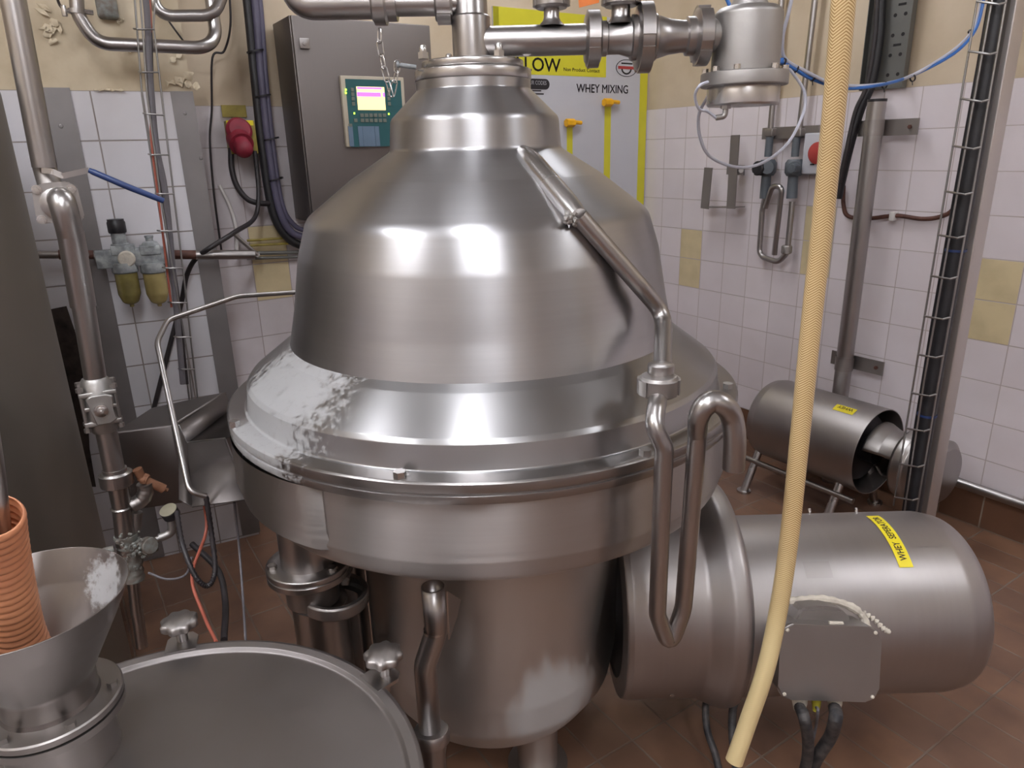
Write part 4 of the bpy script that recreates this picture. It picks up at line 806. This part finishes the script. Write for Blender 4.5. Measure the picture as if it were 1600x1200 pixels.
# pipework behind: bracket arm and bars
ba=thing('wall_pipe_bracket','grey bracket bars and thin tubes on the back wall left of the hood','bracket',WB(420,400,.05))
for y1,y2,r_ in ((376,370,.005),(384,379,.005),(396,394,.008),(404,401,.006)):
    b=BM(); rod(b,WB(386,y1,.04),WB(476,y2,.04),r_,8); obj('tube',b,'traygrey' if r_>.0055 else 'yplate',ba)
b=BM(); rod(b,WB(362,362,.12),WB(402,398,.12),.008,8); rod(b,WB(402,398,.12),WB(402,398,.0),.01,8); obj('strut',b,'dull',ba)
cable('white_cable',[WB(343,290,.03),WB(358,320,.05),WB(368,355,.06),WB(370,398,.08)],.0075,'whitecable','white cable curving down between pier and red plug')
# ================================================================ PLUG, PLATES, CONDUITS
so=thing('wall_socket','industrial socket plate with red plug on the back wall','socket',WB(375,245,.02))
def bbox(bm,x1,y1,x2,y2,off,dp,bev=.002):
    a_,c_=WB(x1,y1,off),WB(x2,y2,off); s_=abs((c_-a_).dot(B)); h_=abs(a_.z-c_.z); box(bm,(a_+c_)/2,s_,dp,h_,B,NB,V((0,0,1)),bev)
b=BM(); bbox(b,352,189,401,240,.05,.06); obj('back_box',b,'yplate',so)
b=BM(); bbox(b,353,188,396,196,.081,.002,0); obj('label_strip',b,'yellow',so)
c=WB(373,205,.085); dn=(NB+V((0,0,-.55))).normalized()
b=BM(); lathe(b,[(.046,-.01),(.048,.0),(.048,.014),(.038,.026),(.0,.03)],c,(NB+V((0,0,.35))).normalized(),28); obj('flap',b,'red',so)
b=BM(); c=WB(372,216,.08); rod(b,c,c+dn*.05,.045,24); obj('socket_body',b,'red',so)
pl=thing('plug','red industrial plug with black cable pushed into the socket','plug',WB(380,243,.12))
b=BM(); c=WB(376,222,.12); lathe(b,[(.030,0),(.033,.02),(.033,.045),(.024,.058),(.012,.064)],c,(NB+V((.1,0,-1.1))).normalized(),24); obj('plug_body',b,'red',pl)
b=BM(); bbox(b,345,164,386,183,.004,.003,0); tag(obj('sign_plate',b,'yplate'),'small grimy yellow plate above the red plug','sign')
cable('black_cable',[WB(361,232,.06),WB(362,262,.07),WB(370,290,.08),WB(388,312,.09),WB(412,318,.09),WB(430,316,.05)],.011,'blackcable','thick black cable looping from the socket to the conduit bundle')
cb_=thing('cable_bundle','bundle of black and purple-grey conduits bending behind the hood','conduit',WB(440,380,.06))
for pts,r_,m_ in (([(344,-340),(384,-20),(398,120),(411,240),(426,330),(450,372),(482,388)],.017,'black'),([(356,-340),(396,-20),(408,120),(421,240),(436,325),(455,362),(482,372)],.015,'purple'),([(364,-340),(404,-20),(415,120),(428,240),(441,320),(460,352),(482,362)],.010,'purple')):
    b=BM(); tube(b,spline([WB(x,y,.07+.012*(m_=='purple')) for x,y in pts],6),r_,14); obj('conduit',b,m_,cb_)
for x,y in ((402,80),(413,150),(426,217),(433,280)):
    b=BM(); lathe(b,[(.030,-.003),(.033,-.003),(.033,.003),(.030,.003)],WB(x-3,y,.075),(B*.18+V((0,0,-1))).normalized(),18,close=False); obj('tie',b,'blackcap',cb_)
# ================================================================ ENCLOSURE
EO=.24
a_=WB(453,22,EO); c_=WB(672,43,EO); zt_=a_.z; sA=(a_-CN).dot(B); sB=(c_-CN).dot(B); zbm=WB(470,342,.03).z
en=thing('control_cabinet','grey steel wall cabinet with a green operator panel behind the hood','cabinet',CN+B*(sA+sB)/2+V((0,0,zbm)))
XB=lambda s,z,off: CN+B*s+NB*off+V((0,0,z))
b=BM(); box(b,XB((sA+sB)/2,(zt_+zbm)/2,EO/2+.0),sB-sA,EO-.03,zt_-zbm,B,NB,bev=.004); obj('cabinet_body',b,'box',en)
b=BM(); box(b,XB((sA+sB)/2,(zt_+zbm)/2,EO-.004),sB-sA-.004,.018,zt_-zbm-.004,B,NB,bev=.004); obj('cabinet_door',b,'box',en)
b=BM(); q=WB(476,68,EO+.008); box(b,q,.036,.006,.036,B,NB,bev=.002); lathe(b,[(.009,.0),(.009,.006),(.004,.007)],q,NB,12); obj('door_lock',b,'steel',en)
q1=WB(530,118,EO+.01); q2=WB(541,230,EO+.01); s1=(q1-CN).dot(B); z1=q1.z; s2=(WB(629,124,EO+.01)-CN).dot(B); z2=q2.z
op=thing('operator_panel','green and cream operator panel with lit screen on the cabinet door','control panel',XB((s1+s2)/2,z2,EO+.01))
b=BM(); box(b,XB((s1+s2)/2,(z1+z2)/2,EO+.014),s2-s1,.018,z1-z2,B,NB,bev=.003); obj('panel_frame',b,'frame',op)
gs1,gs2=s1+.018,s2-.015; gz1=z1-.012
b=BM(); box(b,XB((gs1+gs2)/2,(gz1+z2)/2,EO+.0235),gs2-gs1,.003,gz1-z2,B,NB); obj('keypad',b,'green',op)
def pr2(x,y): q=WB(x,y,EO+.026); return (q-CN).dot(B),q.z
u1,w1=pr2(557,135); u2,w2=pr2(603,172)
b=BM(); box(b,XB((u1+u2)/2,(w1+w2)/2,EO+.026),u2-u1,.003,w1-w2,B,NB); scr=obj('screen',b,'screen',op)
b=BM()
for x0_,x1_,y0_,y1_ in ((.02,.9,.02,.1),(.0,.85,.24,.42),(.93,1.,.24,.42)):
    box(b,XB(u1+(u2-u1)*(x0_+x1_)/2,w1-(w1-w2)*(y0_+y1_)/2,EO+.0285),(u2-u1)*(x1_-x0_),.0012,(w1-w2)*(y1_-y0_),B,NB)
obj('screen_bars',b,'screen2',scr)
def keyat(px,py,sx,sz,m_,nm='key'):
    u,w_=pr2(px,py); b=BM(); box(b,XB(u,w_,EO+.026),sx,.003,sz,B,NB); obj(nm,b,m_,op)
for x in (566,573,580,587,594,601):
    for y in (180,188): keyat(x+(y-180)*.08,y,.014,.013,'keys')
for y in (140,147,154,162): keyat(551+(y-140)*.08,y,.012,.013,'keys'); keyat(607+(y-140)*.08,y,.012,.013,'keys')
for x,y in ((548,226-30),(556,188)): keyat(x,y,.014,.013,'keys')
for x,sx in ((549,.018),(564,.018),(577,.05),(590,.018)): keyat(x,213,sx,.075,'keyb')
for x,y in ((541,140),(541,145),(554,177),(608,178)): keyat(x,y,.005,.006,'led','indicator')
b=BM(); u,w_=pr2(539,126); textmesh('SIPA',.018,lambda x,y: XB(u+x,w_+y-.003,EO+.0256),b); 
b.free()
# ================================================================ SIGN BOARD
bs1=-.98; bs2=(WB(1011,150,.01)-CN).dot(B); bz1=2.10; bz2=.95
bd=thing('shadow_board','white and yellow tool shadow board on the back wall beside the corner','sign board',XB((bs1+bs2)/2,bz2,.005))
b=BM(); box(b,XB((bs1+bs2)/2,(bz1+bz2)/2,.005),bs2-bs1,.008,bz1-bz2,B,NB); obj('panel',b,'board',bd)
def bflat(bm,s1,s2,z1,z2,off=.0098): 
    n=[bm.verts.new(XB(*q,off)) for q in ((s1,z1),(s2,z1),(s2,z2),(s1,z2))]; bm.faces.new(n)
sz=lambda x,y: ((WB(x,y,.01)-CN).dot(B),WB(x,y,.01).z)
hs=sz(947,121); hz_=sz(860,117.5)
b=BM(); bflat(b,bs1,hs[0],bz1,(hz_[1]+hs[1])/2); bflat(b,sz(998,200)[0],bs2,bz1,bz2); bflat(b,bs1,bs1+.03,bz1,bz2)
for x1,x2,y in ((945,955,165),(886,895,196)):
    A_,B_=sz(x1,y),sz(x2,y); bflat(b,A_[0],B_[0],A_[1],bz2)
obj('yellow_print',b,'byellow',bd)
def btext(bm,s,x1,x2,yb,cap,off=.0104,sxk=None):
    (sa,za),(sb,zb2)=sz(x1,yb),sz(x2,yb); z_=(za+zb2)/2; w0,w1_,h0=wid(s,1.0); k=(sb-sa)/(w1_-w0); kz=cap/.7
    textmesh(s,1.0,lambda x,y: XB(sa+(x-w0)*k,z_+y*kz,off),bm)
b=BM(); hcap=sz(870,89)[1]-sz(870,110)[1]
btext(b,'YELLOW',778,876,110.5,hcap); obj('header_lettering',b,'ink',bd); b=BM(); btext(b,'WHEY MIXING',901,981,145,sz(940,132)[1]-sz(940,145)[1])
obj('black_lettering',b,'ink',bd)
b=BM(); btext(b,'Non Product Contact',881,937,112,(sz(900,107)[1]-sz(900,112.5)[1])); obj('small_lettering',b,'ink',bd)
b=BM(); 
(pa,pz)=sz(800,130); (pb_,_z)=sz(859,130); hh=.024
pts=[XB(pa,pz+hh,.0102)]+[XB(pb_-hh+hh*math.cos(t),pz+hh*math.sin(t),.0102) for t in [PI/2-PI*k/10 for k in range(11)]]+[XB(pa,pz-hh,.0102)]
b.faces.new([b.verts.new(p) for p in pts]); 
for y,x2 in ((141,846),(146,850),(158,849),(152,838)):
    (qa,qz),(qb,_)=sz(815,y),sz(x2,y); bflat(b,qa,qb,qz+.003,qz-.003)
pill=obj('heading_pill',b,'ink',bd)
b=BM(); btext(b,'COLOUR CODES',812,854,132,.018,.0108); obj('heading_lettering',b,'board',bd)
# oval crest with a small cup-like mark and red band
oc=sz(979,106.5); ow=(sz(995,106)[0]-sz(962,106)[0])/2; oh=.042
b=BM()
def oval(bm,k1,k2,off,n=40):
    o1=[bm.verts.new(XB(oc[0]+ow*k1*math.cos(2*PI*k/n),oc[1]+oh*k1*math.sin(2*PI*k/n),off)) for k in range(n)]; o2=[bm.verts.new(XB(oc[0]+ow*k2*math.cos(2*PI*k/n),oc[1]+oh*k2*math.sin(2*PI*k/n),off)) for k in range(n)]
    for k in range(n): bm.faces.new((o1[k],o1[(k+1)%n],o2[(k+1)%n],o2[k]))
oval(b,1,.93,.0102); bflat(b,oc[0]-ow*.5,oc[0]+ow*.55,oc[1]+oh*.62,oc[1]+oh*.45,.0102)
n=14
for k in range(n):
    t1,t2=PI+PI*k/n,PI+PI*(k+1)/n; q=[XB(oc[0]+ow*r*math.cos(t),oc[1]-oh*.05+oh*r*1.4*math.sin(t),.0102) for r,t in ((.5,t1),(.5,t2),(.36,t2),(.36,t1))]; b.faces.new([b.verts.new(p) for p in q])
obj('crest',b,'ink',bd)
b=BM(); bflat(b,oc[0]-ow*.8,oc[0]+ow*.85,oc[1]+oh*.22,oc[1]-oh*.12,.0106); obj('crest_band',b,'redink',bd)
for i,(x,y) in enumerate(((955,160),(896,192))):
    t=thing('tool_hook',['yellow clip peg on the shadow board under the large black heading','lower yellow clip peg on the shadow board close to the hood'][i],'hook',WB(x,y+6,.01),'yellow pegs on the shadow board')
    b=BM(); q=WB(x-6,y,.035); hexb(b,q-B*.022,B,.02,.05,rot=.5); obj('clip',b,'peg',t)
    b=BM(); rod(b,WB(x+2,y-1,.035),WB(x+12,y,.03),.010,10); rod(b,WB(x-4,y,.01),WB(x-4,y,.03),.008,8); obj('stem',b,'peg',t)
# ================================================================ RIGHT WALL ITEMS
def rbar(bm,x1,y1,x2,y2,off,wd,dp):
    p,q=WR(x1,y1,off),WR(x2,y2,off); d=(q-p).normalized(); s_=NR.cross(d).normalized(); box(bm,(p+q)/2,(q-p).length,wd,dp,d,s_,NR)
ub=thing('wall_bracket','U-shaped flat steel bracket on the right tiled wall below the valve','bracket',WR(1125,325,.03))
b=BM(); rbar(b,1107,262,1101,326,.10,.05,.006); obj('left_arm',b,'dull',ub)
b=BM(); rbar(b,1149,211,1142,326,.10,.05,.006); obj('right_arm',b,'dull',ub)
b=BM(); p,q=WR(1097,324,.10),WR(1150,324,.10); box(b,(p+q)/2-NR*.03,(q-p).length,.07,.006,(q-p).normalized(),NR); obj('base_strap',b,'dull',ub)
b=BM(); rbar(b,1136,265,1163,266,.09,.045,.006); rod(b,WR(1158,266,0),WR(1158,266,.1),.012,10); obj('lug',b,'dull',ub)
rod_off=.05
for x1,x2,lab in ((1224,1203,'left thin steel conduit dropping to the grey sample valves'),(1277,1248,'right thin steel conduit dropping to the grey sample valves')):
    b=BM(); tube(b,[V((WR(x1,-30,.05).x,WR(x1,-30,.05).y,CZ)),WR(x1,-30,.05),WR(x2,212,.05)],.013,14); tag(obj('conduit',b,'steel'),lab,'conduit')
b=BM(); rbar(b,1194,209,1282,205,.025,.05,.03); 
for x in (1205,1249): box(b,WR(x,207,.05),.04,.04,.035,Uv,NR,bev=.004)
tag(obj('pipe_strap',b,'dull'),'dark steel strap bar clamping both thin conduits to the wall','bracket')
for i,(x,y,hx) in enumerate(((1199,262,-1),(1241,262,0))):
    sv=thing('sample_valve',['grey plastic valve with black handwheel, left of the sampling pair','grey plastic valve with yellow-ringed boss, right of the sampling pair'][i],'valve',WR(x,330,.05),'grey sample valves on the right wall')
    b=BM(); tube(b,[WR(x+4,212,.05),WR(x+1,245,.05)],.017,14); tube(b,[WR(x,250,.05),WR(x-4,310,.05)],.017,14,rf=lambda i_,L:(.02,.024)[i_]); obj('union_tube',b,'pvc',sv)
    b=BM(); lathe(b,[(.03,-.035),(.04,-.02),(.04,.02),(.03,.035)],WR(x,262,.05),(0,0,1),14); rod(b,WR(x,262,.03),WR(x,262,.10),.028,12); obj('valve_body',b,'pvc',sv)
    b=BM(); q=WR(x+hx*12,263,.10); nut(b,q,NR,.032 if hx else .022,.03,slots=5,rot=.2); obj('handwheel',b,'black' if hx else 'pvc',sv)
    if not hx: b=BM(); lathe(b,[(.0,.017),(.010,.017),(.014,.019),(.016,.017)],q,NR,16,close=False); obj('boss_ring',b,'ygland',sv)
b=BM(); tube(b,fillet([WR(1197,300,.05),WR(1191,330,.05),WR(1186,400,.05),WR(1216,410,.06),WR(1230,395,.06),WR(1238,315,.05)],.05),.013,14); tag(obj('sample_tube',b,'steel'),'outer steel U-tube hanging beneath the grey sample valves','tube')
b=BM(); tube(b,fillet([WR(1196,325,.08),WR(1207,290,.09),WR(1222,292,.09),WR(1210,398,.06)],.05),.012,14); tag(obj('sample_tube',b,'steel'),'inner hooked steel tube beneath the grey sample valves','tube')
b=BM(); nut(b,WR(1229,390,.06),(0,0,1),.024,.03,slots=6); tag(obj('hose_coupling',b,'cast'),'small cast coupling at the foot of the sampling tubes','coupling')
iso=thing('isolator_switch','grey isolator box with red rotary switch partly behind the amber hose','switch',WR(1280,265,.03))
b=BM(); p=WR(1282,240,.03); box(b,p,.14,.05,.17,Uv,NR,bev=.006); obj('box',b,'board',iso)
b=BM(); lathe(b,[(.045,0),(.045,.01),(.038,.014)],WR(1279,239,.055),NR,28); obj('rotary_knob',b,'redknob',iso)
b=BM(); p=WR(1269,257,.056); box(b,p,.02,.002,.006,Uv,NR); obj('marking',b,'ink',iso)
# perforated tray, black cables
tr=thing('perforated_tray','grey perforated cable tray coming down the right wall','cable tray',WR(1380,140,.02))
t1,t2,t3,t4=WR(1368,-40,.03),WR(1440,-40,.03),WR(1412,138,.03),WR(1346,142,.03)
sa_=(WR(1380,100,.03)-CN).dot(Uv); 
sL=((t4-CN).dot(Uv)); sR=((t3-CN).dot(Uv)); zb_=t4.z
XR=lambda s,z,off: CN+Uv*s+NR*off+V((0,0,z))
b=BM(); box(b,XR((sL+sR)/2,(zb_+CZ)/2,.02),sR-sL,.003,CZ-zb_,Uv,NR); 
for s_ in (sL,sR): box(b,XR(s_,(zb_+CZ)/2,.035),.003,.03,CZ-zb_,Uv,NR)
obj('tray_sheet',b,'traygrey',tr)
b=BM(); k=0; z=zb_+.05
while z<2.9:
    for u in (.55,.78): lathe(b,[(.007,0),(.007,.0006),(0,.0006)],XR(sL+(sR-sL)*u,z,.0218),NR,8,close=False)
    if k%2: box(b,XR(sL+(sR-sL)*.68,z+.035,.0222),.03,.0008,.008,Uv,NR)
    z+=.07; k+=1
obj('slots',b,'hole',tr)
cable('black_cable',[WR(1412,-330,.045),WR(1380,-30,.045),WR(1374,60,.045),WR(1362,130,.05),WR(1345,170,.06),WR(1330,220,.07),WR(1318,270,.07),WR(1309,310,.07)],.017,'black','thick black cable leaving the perforated tray to the left')
cable('black_cable',[WR(1406,-330,.06),WR(1374,-30,.06),WR(1367,60,.06),WR(1354,135,.065),WR(1337,175,.075),WR(1322,240,.085),WR(1312,285,.085)],.010,'blackcable','slim black cable strapped beside the thick one')
cable('brown_cable',[WR(1318,290,.02),WR(1318,320,.02),WR(1326,338,.02),WR(1360,341,.02),WR(1400,337,.02),WR(1440,342,.02),WR(1468,339,.02),WR(1488,328,.02),WR(1500,300,.03)],.0085,'copper','dark brown cable clipped across the right tiled wall')
b=BM(); box(b,WR(1396,338,.02),.022,.03,.035,Uv,NR,bev=.003); tag(obj('cable_clip',b,'whitecable'),'white cable clip on the dark brown cable','clip')
# standpipe with straps
sp_=thing('standpipe','thick upright steel tube strapped to the right wall and reaching the floor','pipe',V((WR(1340,400,.1).x,WR(1340,400,.1).y,0)))
P_=WR(1352,300,.10); s_p=(P_-CN).dot(Uv); 
zt2=WR(1362,158,.1).z
b=BM(); rod(b,XR(s_p,0,.10),XR(s_p,zt2,.10),.034,40); obj('tube',b,'steel',sp_)
b=BM(); rod(b,XR(s_p,zt2-.004,.10),XR(s_p,zt2+.006,.10),.0355,40); obj('end_cap',b,'blackcap',sp_)
for y in (199,574):
    z=WR(1390,y,.1).z if y<300 else WR(1345,y,.1).z
    b=BM(); box(b,XR(s_p+.03,z,.055),.24,.006,.06,Uv,NR); lathe(b,[(.037,-.03),(.037,.03)],XR(s_p,z,.10),(0,0,1),28,close=False); obj('strap',b,'dull',sp_)
    b=BM(); hexb(b,XR(s_p+.12,z,.057),NR,.008,.008); obj('strap_bolt',b,'copper',sp_)
# square column
c=Dp(1448,700,2.2); c2=Dp(1545,200,2.2); PC=V(((c.x+c2.x)/2,(c.y+c2.y)/2,0)) if (c-c2).length<.05 else V((c.x,c.y,0))
PC=V((Dp(1492,500,2.2).x,Dp(1492,500,2.2).y,0))
b=BM(); an=math.radians(32); Xc=V((math.cos(an),math.sin(an),0)); Yc=V((-Xc.y,Xc.x,0)); box(b,PC+V((0,0,CZ/2)),.056,.056,CZ,Xc,Yc,bev=.003); box(b,PC+V((0,0,.006)),.16,.16,.012,Xc,Yc); col=tag(obj('steel_column',b,'colm'),'square steel column on the right running from floor to ceiling','column')
# right wire ladder beside the column
wr=thing('wire_cable_tray','narrow wire cable tray with a black hose beside the square column','cable tray',Dp(1430,800,2.15))
DW=2.13
lines=[([(1586,-350),(1527,0),(1477,300),(1427,600),(1396,790)],2.16),([(1608,-350),(1550,0),(1496,300),(1443,600),(1413,800)],2.09),([(1631,-350),(1572,0),(1520,300),(1466,600),(1432,800)],2.09)]
vx=lambda px,y,pl: None
def lx(pl,y):
    for (x1,y1),(x2,y2) in zip(pl,pl[1:]):
        if y<=y2: return x1+(x2-x1)*(y-y1)/(y2-y1)
    return pl[-1][0]
for pl_,d_ in lines:
    b=BM(); tube(b,[Dp(x,y,d_) for x,y in pl_],.0025,6); obj('wire',b,'galv',wr)
for y in (-330,-240,-155,-75,5,83,157,231,302,370,434,497,557,617,672,728,780):
    b=BM(); tube(b,[Dp(lx(lines[0][0],y-3),y-3,2.16),Dp(lx(lines[1][0],y),y,2.085),Dp((lx(lines[1][0],y)+lx(lines[2][0],y))/2,y+2,2.075),Dp(lx(lines[2][0],y),y-1,2.09)],.0028,6); obj('rung',b,'galv',wr)
b=BM(); tube(b,[Dp((lx(lines[1][0],y)*.42+lx(lines[2][0],y)*.58),y,2.125) for y in (-350,-30,100,300,500,700,815)],.0215,18); tag(obj('rubber_hose',b,'black'),'thick black hose standing inside the right wire tray','hose')
b=BM(); tube(b,[Dp(lx(lines[1][0],y)-2,y,2.15) for y in (-350,-30,100,300,500,700,810)],.006,8); tag(obj('tray_cable',b,'black'),'slim black cable behind the black hose in the right wire tray','cable')
for y in (391,648):
    b=BM(); lathe(b,[(.0225,-.003),(.0245,-.003),(.0245,.003),(.0225,.003)],Dp(lx(lines[1][0],y)*.42+lx(lines[2][0],y)*.58,y,2.125),(0,0,1),18,close=False); tag(obj('cable_tie',b,'bluegrip'),'blue tie on the black hose, '+('the upper of two' if y<500 else 'the lower of two'),'cable tie','blue ties on the black hose')
# ================================================================ FAR PUMP
OFp=.32
c1=WR(1215,655,OFp); c2=WR(1372,706,OFp); zp=.32; 
s1_=(c1-CN).dot(Uv); s2_=(c2-CN).dot(Uv); zp=(c1.z+c2.z)/2
pm=thing('pump_motor','second round steel motor cover lying near the right wall with a yellow label','motor',XR((s1_+s2_)/2,zp-.17,OFp))
RP=.175; base=XR(s1_-.06,zp,OFp); Lp=s2_-s1_+.06
b=BM(); lathe(b,smooth([(0,-.01),(.12,-.005),(RP-.01,.02),(RP,.06),(RP,Lp),(RP-.004,Lp),(RP-.004,.07),(.1,.03)],{1:.03,2:.03,3:.03}),base,Uv,72,close=False); obj('cover',b,'motor',pm,sharp=50)
b=BM(); lathe(b,[(.135,.1),(.135,Lp-.06),(.05,Lp-.055),(.05,Lp)],base,Uv,36); obj('inner_motor',b,'blackcap',pm)
b=BM(); lathe(b,smooth([(.08,Lp-.02),(.125,Lp+.0),(.105,Lp+.05),(.10,Lp+.10),(.125,Lp+.11),(.125,Lp+.125)],.01,2),base,Uv,40,close=False,a0=PI*.62+PI,a1=PI*2.15+PI*.75); obj('lantern',b,'dull',pm,solid=.006)
b=BM(); lathe(b,smooth([(0,Lp+.11),(.13,Lp+.11),(.135,Lp+.12),(.135,Lp+.15),(.125,Lp+.16),(.125,Lp+.24),(.1,Lp+.26),(0,Lp+.26)],.004,2),base,Uv,56,close=False); obj('pump_casing',b,'steel',pm)
b=BM(); rod(b,base+Uv*(Lp-.02),base+Uv*(Lp+.12),.014,12); obj('shaft',b,'bright',pm)
b=BM(); th=.9; 
def pc(x,t,R): return base+Uv*x+NR*(math.cos(t)*R)+V((0,0,math.sin(t)*R))
lt=[[b.verts.new(pc(Lp-.16+u,1.05+.05*v,RP+.0015)) for u in (0,.085)] for v in range(5)]
for r1,r2 in zip(lt,lt[1:]): b.faces.new((r1[0],r1[1],r2[1],r2[0]))
tp2=obj('label_tape',b,'yellow',pm)
b=BM(); textmesh('WHEY',.022,lambda x,y: pc(Lp-.085-x,1.22-y/RP*1.0,RP+.0025),b); obj('lettering',b,'ink',tp2)
for x,o_ in ((.05,.12),(Lp-.08,.12),(.05,-.12),(Lp-.08,-.12)):
    b=BM(); t_=XR(s1_-.06+x,zp-.10,OFp+o_*.7); f_=XR(s1_-.06+x,0,OFp+o_*1.5); rod(b,f_,t_,.017,16); rod(b,f_,f_+V((0,0,.01)),.03,16); obj('leg',b,'bright',pm)
b=BM(); rod(b,XR(s1_-.08,zp-RP+.0,OFp+.13),XR(s2_-.0,zp-RP+.0,OFp+.13),.012,12); obj('base_rail',b,'steel',pm)
